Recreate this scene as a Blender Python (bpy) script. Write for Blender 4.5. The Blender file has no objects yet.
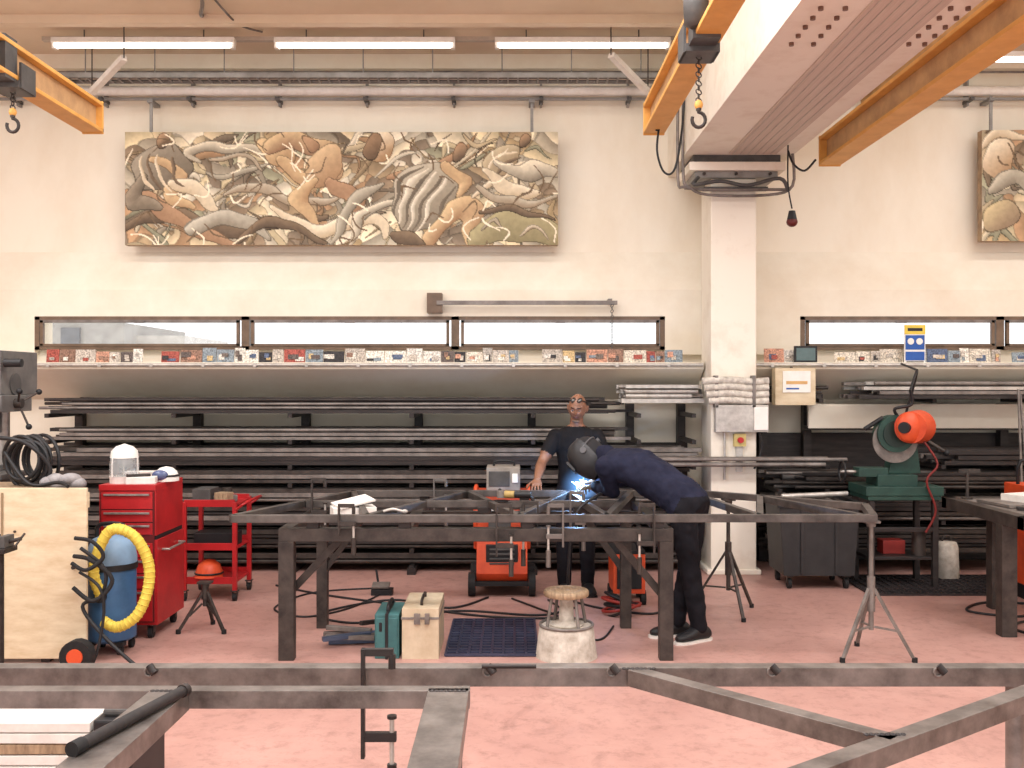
import bpy, bmesh, math, random
import numpy as np
from mathutils import Vector, Matrix, noise as mnoise
random.seed(7)
CH=1.8
def at(x,y,d): return Vector(((x-512)*d/1000.0, d, CH-(y-384)*d/1000.0))
def lin(c):
    return tuple(((v/255)/12.92 if v/255<=0.04045 else ((v/255+0.055)/1.055)**2.4) for v in c)
# ---------------------------------------------------------------- materials
MATS={}
def mat(name,col,rough=0.6,metal=0.0,col2=None,scale=6.0,bump=0.0,stretch=(1,1,1),emit=None,estr=0,alpha=None,lo=0.35,hi=0.7,spec=0.4):
    if name in MATS: return MATS[name]
    m=bpy.data.materials.new(name); m.use_nodes=True
    nt=m.node_tree; b=nt.nodes["Principled BSDF"]
    b.inputs["Roughness"].default_value=rough; b.inputs["Metallic"].default_value=metal
    b.inputs["Specular IOR Level"].default_value=spec
    c=lin(col)+(1,)
    b.inputs["Base Color"].default_value=c
    if col2 is None: col2=tuple(v*0.86 for v in col)
    tc=nt.nodes.new("ShaderNodeTexCoord"); mp=nt.nodes.new("ShaderNodeMapping")
    mp.inputs["Scale"].default_value=stretch
    nz=nt.nodes.new("ShaderNodeTexNoise"); nz.inputs["Scale"].default_value=scale; nz.inputs["Detail"].default_value=6
    nz.inputs["Roughness"].default_value=0.65
    rp=nt.nodes.new("ShaderNodeValToRGB")
    rp.color_ramp.elements[0].position=lo; rp.color_ramp.elements[1].position=hi
    rp.color_ramp.elements[0].color=c; rp.color_ramp.elements[1].color=lin(col2)+(1,)
    nt.links.new(tc.outputs["Object"],mp.inputs["Vector"]); nt.links.new(mp.outputs["Vector"],nz.inputs["Vector"])
    nt.links.new(nz.outputs["Fac"],rp.inputs["Fac"]); nt.links.new(rp.outputs["Color"],b.inputs["Base Color"])
    if bump>0:
        bp=nt.nodes.new("ShaderNodeBump"); bp.inputs["Strength"].default_value=bump; bp.inputs["Distance"].default_value=0.02
        nt.links.new(nz.outputs["Fac"],bp.inputs["Height"]); nt.links.new(bp.outputs["Normal"],b.inputs["Normal"])
    if emit:
        b.inputs["Emission Color"].default_value=lin(emit)+(1,); b.inputs["Emission Strength"].default_value=estr
    if alpha is not None: b.inputs["Alpha"].default_value=alpha
    MATS[name]=m; return m
def colattr_mat(name,rough=0.6,nscale=0,amt=0.2):
    m=bpy.data.materials.new(name); m.use_nodes=True; nt=m.node_tree; b=nt.nodes["Principled BSDF"]
    b.inputs["Roughness"].default_value=rough; b.inputs["Specular IOR Level"].default_value=0.2
    a=nt.nodes.new("ShaderNodeVertexColor"); a.layer_name="Col"
    if nscale:
        tc=nt.nodes.new("ShaderNodeTexCoord")
        nz=nt.nodes.new("ShaderNodeTexNoise"); nz.inputs["Scale"].default_value=nscale; nz.inputs["Detail"].default_value=4
        mr=nt.nodes.new("ShaderNodeMapRange"); mr.inputs[1].default_value=.35; mr.inputs[2].default_value=.65
        mr.inputs[3].default_value=1-amt; mr.inputs[4].default_value=1+amt
        mx=nt.nodes.new("ShaderNodeVectorMath"); mx.operation='SCALE'
        nt.links.new(tc.outputs["Object"],nz.inputs["Vector"]); nt.links.new(nz.outputs["Fac"],mr.inputs[0])
        nt.links.new(a.outputs["Color"],mx.inputs[0]); nt.links.new(mr.outputs[0],mx.inputs["Scale"])
        nt.links.new(mx.outputs[0],b.inputs["Base Color"])
    else: nt.links.new(a.outputs["Color"],b.inputs["Base Color"])
    return m
M=mat
wallp=M("cream_wall_paint",(238,230,213),.75,col2=(224,211,190),scale=1.3,bump=.05,lo=.4,hi=.75)
wallu=M("aged_upper_wall",(239,231,214),.8,col2=(224,210,187),scale=.8,bump=.05,lo=.45,hi=.78,stretch=(1,1,.5))
ceilp=M("ceiling_paint",(224,207,184),.8,col2=(212,193,168),scale=1)
conc=M("painted_concrete",(236,227,211),.7,col2=(216,201,181),scale=3,bump=.1,lo=.5,hi=.8)
stripm=M("underside_panel",(208,192,178),.7,col2=(192,174,158),scale=6,stretch=(12,.4,1))
steel=M("dark_steel",(78,70,65),.5,.4,col2=(46,41,39),scale=9,bump=.08)
steelb=M("mill_steel_black",(60,53,51),.5,.3,col2=(35,31,30),scale=8,stretch=(.4,3,3))
steell=M("bright_steel",(176,169,162),.35,.6,col2=(120,113,108),scale=9)
steelg=M("grey_steel",(138,130,124),.5,.35,col2=(94,87,82),scale=7)
framem=M("frame_steel",(108,101,96),.45,.5,col2=(64,59,56),scale=5)
forem=M("foreground_mill_steel",(138,130,124),.4,.55,col2=(80,73,69),scale=7,stretch=(1,1,1))
galv=M("galvanised",(198,193,185),.4,.4,col2=(160,153,146),scale=12)
yel=M("crane_yellow",(228,172,92),.55,col2=(208,150,72),scale=5)
yeld=M("crane_yellow_web",(204,164,118),.6,col2=(170,134,96),scale=5)
red=M("tool_red",(182,34,38),.4,col2=(150,26,28),scale=4)
orange=M("machine_orange",(222,88,46),.45,col2=(190,64,32),scale=4)
black=M("black_plastic",(32,31,33),.5,col2=(20,19,21),scale=8)
blackr=M("black_rubber",(24,23,24),.8,col2=(36,34,34),scale=30)
white=M("off_white",(234,230,223),.6,col2=(214,207,198),scale=8)
grey=M("machine_grey",(150,148,144),.5,col2=(118,115,111),scale=6)
greyl=M("light_trunking",(196,186,172),.5,col2=(170,159,145),scale=6)
greyd=M("dark_grey_enamel",(86,84,82),.5,col2=(60,58,57),scale=6)
blue=M("vac_blue",(66,106,146),.45,col2=(48,82,120),scale=5)
yelh=M("yellow_hose",(222,200,84),.55,col2=(196,168,62),scale=20)
ply=M("plywood",(220,204,174),.65,col2=(198,176,142),scale=5,stretch=(1,1,3))
wood=M("worn_wood",(176,150,120),.6,col2=(120,98,76),scale=9,stretch=(6,1,1))
teal=M("teal_case",(66,112,112),.5,col2=(50,90,92),scale=6)
beige=M("beige_case",(204,188,162),.55,col2=(178,158,130),scale=6)
green=M("machine_green",(42,74,64),.5,col2=(28,52,46),scale=6)
brownf=M("brown_window_frame",(120,98,80),.5,col2=(96,78,62),scale=8)
stoolc=M("bare_concrete",(210,201,188),.85,col2=(154,142,128),scale=10,bump=.3)
cloth=M("navy_workwear",(38,40,58),.85,col2=(26,27,42),scale=9,bump=.3,spec=.15)
tee=M("black_tshirt",(30,28,29),.85,col2=(19,18,19),scale=9,bump=.2,spec=.15)
trous=M("dark_trousers",(30,29,34),.85,col2=(19,18,22),scale=9,bump=.3,spec=.15)
skin=M("brown_skin",(140,96,72),.42,col2=(118,78,57),scale=14,spec=.5)
skinl=M("lips",(108,64,56),.5)
eyew=M("eye_white",(200,188,176),.3)
brow=M("eyebrow_dark",(36,27,23),.7)
glove=M("leather_glove",(150,134,116),.7,col2=(108,94,80),scale=14)
glass=M("clear_plastic",(222,226,226),.1,alpha=.35)
tubeE=M("fluorescent_tube",(255,250,240),.5,emit=(255,250,242),estr=5)
paper=M("paper",(238,235,228),.7,col2=(228,223,214),scale=10)
bluep=M("sign_blue",(40,90,170),.5); yelp=M("sign_yellow",(236,206,80),.5)
arcm=M("welding_arc",(200,225,255),.5,emit=(130,185,255),estr=90)
# ---------------------------------------------------------------- builder
class B:
    def __init__(s,name): s.name=name; s.bm=bmesh.new(); s.ml=[]
    def mi(s,m):
        if m not in s.ml: s.ml.append(m)
        return s.ml.index(m)
    def _add(s,vs,fs,m,smooth=False):
        bv=[s.bm.verts.new(v) for v in vs]; k=s.mi(m)
        for f in fs:
            try:
                fc=s.bm.faces.new([bv[i] for i in f]); fc.material_index=k; fc.smooth=smooth
            except ValueError: pass
    def box(s,c,sz,m,rot=None):
        c=Vector(c); hx,hy,hz=[v/2 for v in sz]
        vs=[Vector((x,y,z)) for x in(-hx,hx) for y in(-hy,hy) for z in(-hz,hz)]
        if rot:
            R=Matrix.Rotation(rot[2],3,'Z')@Matrix.Rotation(rot[1],3,'Y')@Matrix.Rotation(rot[0],3,'X'); vs=[R@v for v in vs]
        s._add([v+c for v in vs],[(0,1,3,2),(4,6,7,5),(0,4,5,1),(2,3,7,6),(0,2,6,4),(1,5,7,3)],m)
    def bx(s,x0,x1,y0,y1,z0,z1,m): s.box(((x0+x1)/2,(y0+y1)/2,(z0+z1)/2),(abs(x1-x0),abs(y1-y0),abs(z1-z0)),m)
    def beam(s,p,q,w,h,m):
        p=Vector(p);q=Vector(q);d=(q-p).normalized()
        up=Vector((0,0,1)) if abs(d.z)<.95 else Vector((0,1,0))
        r=d.cross(up).normalized(); u=r.cross(d).normalized()
        vs=[a+r*(sx*w/2)+u*(sz*h/2) for a in(p,q) for sx,sz in((-1,-1),(1,-1),(1,1),(-1,1))]
        s._add(vs,[(0,1,2,3),(7,6,5,4),(0,4,5,1),(1,5,6,2),(2,6,7,3),(3,7,4,0)],m)
    def cyl(s,p,q,r,m,r2=None,seg=18,smooth=True):
        p=Vector(p);q=Vector(q); r2=r if r2 is None else r2
        d=(q-p).normalized(); a=d.orthogonal().normalized(); b=d.cross(a)
        vs=[]
        for c,rr in((p,r),(q,r2)):
            for i in range(seg):
                t=2*math.pi*i/seg; vs.append(c+(a*math.cos(t)+b*math.sin(t))*rr)
        s._add(vs,[(i,(i+1)%seg,seg+(i+1)%seg,seg+i) for i in range(seg)],m,smooth)
        s._add(vs[:seg],[tuple(range(seg))[::-1]],m); s._add(vs[seg:],[tuple(range(seg))],m)
    def lathe(s,c,prof,m,seg=28):
        c=Vector(c); n=len(prof); vs=[]
        for (r,z) in prof:
            for i in range(seg):
                t=2*math.pi*i/seg; vs.append(c+Vector((math.cos(t)*max(r,1e-4),math.sin(t)*max(r,1e-4),z)))
        s._add(vs,[(j*seg+i,j*seg+(i+1)%seg,(j+1)*seg+(i+1)%seg,(j+1)*seg+i) for j in range(n-1) for i in range(seg)],m,True)
        s._add(vs[:seg],[tuple(range(seg))[::-1]],m); s._add(vs[-seg:],[tuple(range(seg))],m)
    def ell(s,c,r,m,R=None,seg=20,rings=12):
        c=Vector(c)
        if not hasattr(r,'__len__'): r=(r,r,r)
        vs=[]
        for j in range(1,rings):
            ph=math.pi*j/rings
            for i in range(seg):
                t=2*math.pi*i/seg
                vs.append(Vector((r[0]*math.sin(ph)*math.cos(t),r[1]*math.sin(ph)*math.sin(t),r[2]*math.cos(ph))))
        vs+= [Vector((0,0,r[2])),Vector((0,0,-r[2]))]
        if R is not None: vs=[R@v for v in vs]
        vs=[v+c for v in vs]; n=(rings-1)*seg
        fs=[(j*seg+i,(j+1)*seg+i,(j+1)*seg+(i+1)%seg,j*seg+(i+1)%seg) for j in range(rings-2) for i in range(seg)]
        fs+=[(n,i,(i+1)%seg) for i in range(seg)]+[(n+1,(rings-2)*seg+(i+1)%seg,(rings-2)*seg+i) for i in range(seg)]
        s._add(vs,fs,m,True)
    def tube(s,pts,r,m,seg=8,closed=False,spl=0):
        pts=[Vector(p) for p in pts]
        if spl: pts=spline(pts,spl)
        n=len(pts); a=None; vs=[]
        for i,p in enumerate(pts):
            if closed: d=(pts[(i+1)%n]-pts[i-1])
            else: d=(pts[min(i+1,n-1)]-pts[max(i-1,0)])
            d.normalize()
            if a is None: a=d.orthogonal().normalized()
            a=(a-d*a.dot(d)); a=a.normalized() if a.length>1e-6 else d.orthogonal().normalized()
            b=d.cross(a)
            for k in range(seg):
                t=2*math.pi*k/seg; vs.append(p+(a*math.cos(t)+b*math.sin(t))*r)
        N=n if closed else n-1
        fs=[(i*seg+k,i*seg+(k+1)%seg,((i+1)%n)*seg+(k+1)%seg,((i+1)%n)*seg+k) for i in range(N) for k in range(seg)]
        s._add(vs,fs,m,True)
        if not closed:
            s._add(vs[:seg],[tuple(range(seg))[::-1]],m); s._add(vs[-seg:],[tuple(range(seg))],m)
    def torus(s,c,R,r,m,axis=(0,0,1),seg=24,sx=1,sy=1):
        ax=Vector(axis).normalized(); a=ax.orthogonal().normalized(); b=ax.cross(a); c=Vector(c)
        s.tube([c+a*math.cos(2*math.pi*i/seg)*R*sx+b*math.sin(2*math.pi*i/seg)*R*sy for i in range(seg)],r,m,closed=True)
    def prism(s,prof,y0,y1,m,axis='Y'):
        n=len(prof)
        if axis=='Y': vs=[Vector((a,y0,b)) for a,b in prof]+[Vector((a,y1,b)) for a,b in prof]
        else: vs=[Vector((y0,a,b)) for a,b in prof]+[Vector((y1,a,b)) for a,b in prof]
        s._add(vs,[tuple(range(n)),tuple(range(n,2*n))[::-1]]+[(i,n+i,n+(i+1)%n,(i+1)%n) for i in range(n)],m)
    def loft(s,rings,m,seg=24):
        vs=[]
        for c,u,v in rings:
            c=Vector(c);u=Vector(u);v=Vector(v)
            for i in range(seg):
                t=2*math.pi*i/seg; vs.append(c+u*math.cos(t)+v*math.sin(t))
        n=len(rings)
        s._add(vs,[(j*seg+i,j*seg+(i+1)%seg,(j+1)*seg+(i+1)%seg,(j+1)*seg+i) for j in range(n-1) for i in range(seg)],m,True)
        s._add(vs[:seg],[tuple(range(seg))[::-1]],m); s._add(vs[-seg:],[tuple(range(seg))],m)
    def cap(s,p,q,r1,r2,m):
        s.cyl(p,q,r1,m,r2,seg=20); s.ell(p,r1,m); s.ell(q,r2,m)
    def done(s,bevel=0.0,parent=None):
        bmesh.ops.recalc_face_normals(s.bm,faces=s.bm.faces)
        me=bpy.data.meshes.new(s.name)
        o=bpy.data.objects.new(s.name,me)
        c=Vector((0,0,0))
        if len(s.bm.verts):
            xs=[v.co for v in s.bm.verts]
            mn=Vector((min(v.x for v in xs),min(v.y for v in xs),min(v.z for v in xs))); mx=Vector((max(v.x for v in xs),max(v.y for v in xs),max(v.z for v in xs)))
            c=Vector(((mn.x+mx.x)/2,(mn.y+mx.y)/2,mn.z)); bmesh.ops.translate(s.bm,verts=s.bm.verts,vec=-c)
        s.bm.to_mesh(me); s.bm.free()
        for m in s.ml: me.materials.append(m)
        o.location=c; bpy.context.collection.objects.link(o)
        if bevel>0:
            md=o.modifiers.new("bevel",'BEVEL'); md.width=bevel; md.segments=2; md.limit_method='ANGLE'; md.angle_limit=math.radians(50)
        if parent is not None: o.parent=parent
        return o
def spline(P,k):
    out=[]
    Q=[P[0]]+P+[P[-1]]
    for i in range(1,len(Q)-2):
        for j in range(k):
            t=j/k; a,b,c,d=Q[i-1],Q[i],Q[i+1],Q[i+2]
            out.append(.5*((2*b)+(c-a)*t+(2*a-5*b+4*c-d)*t*t+(3*b-a-3*c+d)*t**3))
    out.append(P[-1]); return out
def empty(name):
    e=bpy.data.objects.new(name,None); bpy.context.collection.objects.link(e); e.empty_display_size=.1; return e
# ================================================================= ROOM
fm=bpy.data.materials.new("painted_red_floor"); fm.use_nodes=True; nt=fm.node_tree; b=nt.nodes["Principled BSDF"]
tc=nt.nodes.new("ShaderNodeTexCoord")
n1=nt.nodes.new("ShaderNodeTexNoise"); n1.inputs["Scale"].default_value=.9; n1.inputs["Detail"].default_value=8; n1.inputs["Roughness"].default_value=.7
n2=nt.nodes.new("ShaderNodeTexNoise"); n2.inputs["Scale"].default_value=10; n2.inputs["Detail"].default_value=9; n2.inputs["Roughness"].default_value=.78
n3=nt.nodes.new("ShaderNodeTexNoise"); n3.inputs["Scale"].default_value=2.2; n3.inputs["Detail"].default_value=10; n3.inputs["Roughness"].default_value=.8; n3.inputs["Distortion"].default_value=1.2
r1=nt.nodes.new("ShaderNodeValToRGB"); r1.color_ramp.elements[0].position=.35; r1.color_ramp.elements[1].position=.7
r1.color_ramp.elements[0].color=lin((190,148,137))+(1,); r1.color_ramp.elements[1].color=lin((166,124,114))+(1,)
r2=nt.nodes.new("ShaderNodeValToRGB"); r2.color_ramp.elements[0].position=.5; r2.color_ramp.elements[1].position=.74
r2.color_ramp.elements[0].color=(1,1,1,1); r2.color_ramp.elements[1].color=(.58,.54,.52,1)
r3=nt.nodes.new("ShaderNodeValToRGB"); r3.color_ramp.elements[0].position=.54; r3.color_ramp.elements[1].position=.72
r3.color_ramp.elements[0].color=(1,1,1,1); r3.color_ramp.elements[1].color=(.7,.68,.67,1)
mx=nt.nodes.new("ShaderNodeMix"); mx.data_type='RGBA'; mx.blend_type='MULTIPLY'; mx.inputs[0].default_value=1
mx2=nt.nodes.new("ShaderNodeMix"); mx2.data_type='RGBA'; mx2.blend_type='MULTIPLY'; mx2.inputs[0].default_value=1
for n_ in(n1,n2,n3): nt.links.new(tc.outputs["Object"],n_.inputs["Vector"])
nt.links.new(n1.outputs["Fac"],r1.inputs["Fac"]); nt.links.new(n2.outputs["Fac"],r2.inputs["Fac"]); nt.links.new(n3.outputs["Fac"],r3.inputs["Fac"])
nt.links.new(r1.outputs["Color"],mx.inputs[6]); nt.links.new(r2.outputs["Color"],mx.inputs[7]); nt.links.new(mx.outputs[2],mx2.inputs[6]); nt.links.new(r3.outputs["Color"],mx2.inputs[7]); nt.links.new(mx2.outputs[2],b.inputs["Base Color"])
b.inputs["Roughness"].default_value=.42
f=B("floor"); f.bx(-9,9,-4,10.6,-.1,0,fm); f.done()
w=B("wall_back"); w.bx(-9,9,10.4,10.6,3.17,5.2,wallu); w.done()
w=B("wall_back_spandrel")
w.prism([(10.4,3.17),(10.6,3.17),(10.6,2.49),(10.2,2.49),(10.2,2.76)],-9,9,wallp,axis='X')
w.bx(-9,-4.87,10.2,10.6,2.1,2.49,wallp); w.bx(1.56,2.94,10.2,10.6,2.1,2.49,wallp)
w.bx(8,9,10.2,10.6,2.1,2.49,wallp)
w.bx(-9,9,10.3,10.6,0,2.15,wallp)
w.done()
w=B("wall_left"); w.bx(-9.2,-9,-4,10.6,0,5.2,wallp); w.done()
w=B("wall_right"); w.bx(9,9.2,-4,10.6,0,5.2,wallp); w.done()
c=B("ceiling"); c.bx(-9.2,9.2,-4,10.6,5.2,5.35,ceilp); c.done()
t=B("trim_ledge")
t.prism([(9.7,2.01),(10.3,2.01),(10.3,1.64),(9.7,1.945)],-9,1.86,wallp,axis='X')
t.prism([(9.7,2.01),(10.3,2.01),(10.3,1.64),(9.7,1.945)],2.33,9,wallp,axis='X')
t.prism([(9.93,2.01),(10.3,2.01),(10.3,1.75),(9.93,1.75)],1.86,2.33,wallp,axis='X')
t.done()
glassw=bpy.data.materials.new("window_glass"); glassw.use_nodes=True
nt=glassw.node_tree; nt.nodes.clear(); o_=nt.nodes.new("ShaderNodeOutputMaterial"); mxs=nt.nodes.new("ShaderNodeMixShader"); tr=nt.nodes.new("ShaderNodeBsdfTransparent"); gl=nt.nodes.new("ShaderNodeBsdfGlossy")
mxs.inputs[0].default_value=.04; nt.links.new(tr.outputs[0],mxs.inputs[1]); nt.links.new(gl.outputs[0],mxs.inputs[2]); nt.links.new(mxs.outputs[0],o_.inputs[0])
def window(name,x0,x1,panes):
    g=B(name); z0,z1=2.15,2.49; y=10.2
    g.bx(x0,x1,y,y+.1,z1-.035,z1,brownf); g.bx(x0,x1,y,y+.1,z0,z0+.035,brownf)
    g.bx(x0,x0+.05,y,y+.1,z0,z1,brownf); g.bx(x1-.05,x1,y,y+.1,z0,z1,brownf)
    for p in panes: g.bx(p-.04,p+.04,y,y+.1,z0,z1,brownf)
    es=[x0]+panes+[x1]
    for i in range(len(es)-1):
        a,b_=es[i]+.06,es[i+1]-.06; yy=y-.01
        g.bx(a,b_,yy,yy+.04,z1-.065,z1-.035,steelg); g.bx(a,b_,yy,yy+.04,z0+.035,z0+.06,brownf)
        g.bx(a,a+.03,yy,yy+.04,z0+.04,z1-.04,brownf); g.bx(b_-.03,b_,yy,yy+.04,z0+.04,z1-.04,brownf)
        g.bx((a+b_)/2-.05,(a+b_)/2+.05,yy-.03,yy,z1-.07,z1-.05,steelg)
    g.bx(x0+.03,x1-.03,y+.06,y+.065,z0+.02,z1-.02,glassw)
    g.done()
window("window_1",-4.87,1.56,[-2.72,-.58])
window("window_2",2.94,8.0,[4.98,6.6])
bm_=M("render_grey",(176,172,167),.8); g=B("neighbouring_building"); g.bx(-9.5,-6.2,16,19,0,2.78,bm_); g.bx(-7.2,-6.9,15.95,16,2.2,2.7,M("far_window",(120,122,126),.4)); g.bx(-6.2,-5.4,16.5,19,0,2.6,M("render_pale",(205,200,194),.8)); g.done()
c=B("concrete_column")
c.bx(1.88,2.31,9.45,9.93,0,3.74,conc)
c.bx(1.84,2.35,9.42,9.93,.0,.05,conc)
c.done(.01)
c=B("column_capital")
c.bx(1.72,2.50,9.4,10.0,3.74,3.80,grey); c.bx(1.66,2.56,9.35,10.1,3.80,3.88,conc); c.bx(1.7,2.52,9.38,10.1,3.88,3.95,greyd)
for x in(1.8,2.1,2.42): c.cyl((x,9.38,3.77),(x,9.36,3.77),.015,steel)
c.done(.006)
c=B("concrete_roof_beam")
c.bx(1.62,2.64,1.0,10.4,3.95,5.2,conc)
c.bx(2.02,2.46,1.2,9.3,3.94,3.95,stripm)
for i in range(6): c.bx(2.05+i*.07,2.056+i*.07,1.2,9.3,3.936,3.94,greyl)
for X in(1.76,1.9,2.5,2.6):
    for i in range(5):
        c.cyl((X,5.7+i*.15,3.95),(X,5.7+i*.15,3.93),.016,M("bolt_brown",(120,86,70),.5),seg=8)
c.done()
def rail(name,x,z,y1,y0,w=.17,h=.24):
    r=B(name)
    r.bx(x-w/2,x+w/2,y0,y1,z,z+.03,yel); r.bx(x-w/2,x+w/2,y0,y1,z+h-.03,z+h,yel)
    r.bx(x-.03,x+.03,y0,y1,z+.03,z+h-.03,yeld)
    r.bx(x-w/2,x+w/2,y1-.02,y1,z-.01,z+h+.01,yel)
    for y in(2.6,4.4): r.bx(x-.03,x+.03,y,y+.04,z+h,5.2,greyl)
    return r.done(.004)
rail("crane_rail",-3.37,3.82,8.05,2.0)
rail("crane_rail",1.14,3.81,8.05,2.0)
rail("crane_rail",2.92,3.81,9.2,2.0,w=.2,h=.26)
r=B("runway_beam"); r.bx(3.35,3.5,2,9.6,4.35,4.6,yeld); r.bx(3.3,3.55,2,9.6,4.32,4.35,yel); r.bx(3.3,3.55,2,9.6,4.6,4.63,yel)
for y in(3,6): r.bx(3.4,3.46,y,y+.06,4.63,5.2,greyl)
r.done()
def hoist(name,x,y,railz,hookz,mz=0):
    h=B(name)
    h.bx(x-.1,x+.1,y-.12,y+.12,railz-.05,railz-.005,greyd)
    for s_ in(-1,1):
        h.bx(x+s_*.1-.008,x+s_*.1+.008,y-.1,y+.1,railz-.05,railz+.12,greyd)
    h.lathe((x-.05,y-.28,railz-.02+mz),[(.05,-.19),(.085,-.17),(.09,-.05),(.09,.12),(.07,.16),(.03,.17)],greyd)
    h.bx(x-.08,x+.08,y-.26,y-.1,railz-.02,railz+.02+mz,greyd)
    z=railz-.05; i=0
    while z>hookz+.14:
        h.torus((x,y,z),.013,.004,steel,axis=(1,0,0) if i%2 else (0,1,0),seg=10,sx=1.5 if i%2 else 1,sy=1 if i%2 else 1.5); z-=.026; i+=1
    h.ell((x,y,hookz+.135),(.026,.022,.03),yel)
    h.cyl((x,y,hookz+.13),(x,y,hookz+.10),.016,steel)
    pts=[Vector((x+.04*math.sin(a),y,hookz+.045+.045*math.cos(a))) for a in [i*math.pi/8 for i in range(0,14)]]
    h.tube([Vector((x,y,hookz+.11))]+pts,.011,steel)
    return h.done()
hoist("chain_hoist",1.12,6.0,3.81,3.34,.24)
hoist("chain_hoist",-3.37,6.75,3.82,3.5,.24)
# ================================================================= MURAL
muralmat=colattr_mat("mural_paint",.75,20,.08)
def paint(W,H,seed,shapes):
    rng=np.random.RandomState(seed)
    V0,U0=np.mgrid[0:H,0:W].astype(float)
    U=U0+4*np.sin(V0*.07+U0*.013)+2.2*np.sin(V0*.17+1.3+U0*.03); V=V0+4*np.sin(U0*.045)+1.8*np.sin(U0*.13+V0*.05)
    pal=np.array([(222,200,160),(200,170,124),(236,222,190),(174,148,114),(214,194,158),(170,160,142),(224,206,164),(190,146,108),(148,126,104),(238,228,206),(136,120,104),(190,182,164),(168,170,142)],float)
    n=int(W*H/330); sx=rng.rand(n)*W; sy=rng.rand(n)*H; an=rng.choice([-.7,-.35,.5,.9],n)+rng.randn(n)*.25; ki=rng.randint(len(pal),size=n)
    best=np.full(U.shape,1e9); sec=np.full(U.shape,1e9); C=np.zeros((H,W,3))
    for i in range(n):
        ca,sa=math.cos(an[i]),math.sin(an[i]); x=(U-sx[i])*ca+(V-sy[i])*sa; y=-(U-sx[i])*sa+(V-sy[i])*ca
        q=np.sqrt((x/2.6)**2+y**2); m=q<best; sec=np.where(m,best,np.minimum(sec,q)); best=np.where(m,q,best)
        col=pal[ki[i]][None,None]*(0.92+.16*np.clip(y/9,-1,1))[...,None]; C[m]=col[m]
    e=(sec-best)<.7; C[e]*=.8
    def ell(cx,cy,rx,ry,a,cl,cd,la=-2.2):
        ca,sa=math.cos(a),math.sin(a); x=(U-cx)*ca+(V-cy)*sa; y=-(U-cx)*sa+(V-cy)*ca
        q=np.sqrt((x/rx)**2+(y/ry)**2); m=q<1
        sh=np.clip(.5+.5*((U-cx)*math.cos(la)+(V-cy)*math.sin(la))/max(rx,ry)*1.3,0,1)[...,None]
        col=np.array(cl)*sh+np.array(cd)*(1-sh)
        C[m]=col[m]; e=m&(q>1-1.0/min(rx,ry)); C[e]*=.62
    def stroke(pts,w0,w1,cl,cd,outline=True):
        P=[Vector((p[0],p[1],0)) for p in pts]
        if len(P)>2: P=spline(P,4)
        n=len(P)-1; best=np.full(U.shape,1e9); side=np.zeros(U.shape); wid=np.ones(U.shape)
        for i in range(n):
            ax,ay=P[i].x,P[i].y;bx,by=P[i+1].x,P[i+1].y; dx,dy=bx-ax,by-ay; L=dx*dx+dy*dy+1e-6
            tt=np.clip(((U-ax)*dx+(V-ay)*dy)/L,0,1); ex=U-(ax+dx*tt); ey=V-(ay+dy*tt); dd=np.hypot(ex,ey)
            f=(i+tt)/n; wv=(w0+(w1-w0)*f)*(.35+.75*np.sin(np.pi*np.clip(f*.9+.05,0,1))); q=dd/np.maximum(wv,.8); b_=q<best
            best=np.where(b_,q,best); side=np.where(b_,(ex*-.6+ey*-.8)/np.maximum(wv,.8),side); wid=np.where(b_,wv,wid)
        m=best<1; sh=np.clip(.5+.6*side,0,1)[...,None]; col=np.array(cl)*sh+np.array(cd)*(1-sh); C[m]=col[m]
        if outline: e=m&(best>1-1.0/np.maximum(wid,1.2)); C[e]*=.62
    for i in range(int(W*H/600)):
        x,y=rng.rand()*W,rng.rand()*H; a=rng.choice([-.6,-.3,.4,.8,2.4,1.9])+rng.randn()*.2; L=16+rng.rand()*50; k=rng.randint(len(pal)); w_=1.0+rng.rand()*4
        cv=rng.randn()*10
        pts=[(x,y),(x+L*.5*math.cos(a)-cv*math.sin(a),y+L*.5*math.sin(a)+cv*math.cos(a)),(x+L*math.cos(a),y+L*math.sin(a))]
        stroke(pts,w_,w_*.7,tuple(pal[k]),tuple(pal[k]*.68))
    for s in shapes:
        if s[0]=='e': ell(*s[1:])
        else: stroke(*s[1:])
    # thin drawn contour lines over everything
    for i in range(int(W*H/900)):
        x,y=rng.rand()*W,rng.rand()*H; a=rng.rand()*6.28; L=10+rng.rand()*26; cv=rng.randn()*8
        pts=[(x,y),(x+L*.5*math.cos(a)-cv*math.sin(a),y+L*.5*math.sin(a)+cv*math.cos(a)),(x+L*math.cos(a),y+L*math.sin(a))]
        c_=(112,90,70) if i%2 else (240,230,206); stroke(pts,1.0,.8,c_,c_,False)
    C=C*.86+np.array((218,198,162))*.14
    lum=(C@np.array((.3,.59,.11)))[...,None]; C=C*.72+lum*np.array((1.03,.99,.9))*.28
    C=(C-170)*1.12+168
    return np.clip(C,0,255)
G1=(200,194,176);G2=(126,118,106);O1=(224,192,144);O2=(166,126,90);K1=(240,230,206);K2=(184,160,128);D1=(142,118,96);D2=(84,70,60);R1=(196,152,116);R2=(142,102,78)
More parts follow.
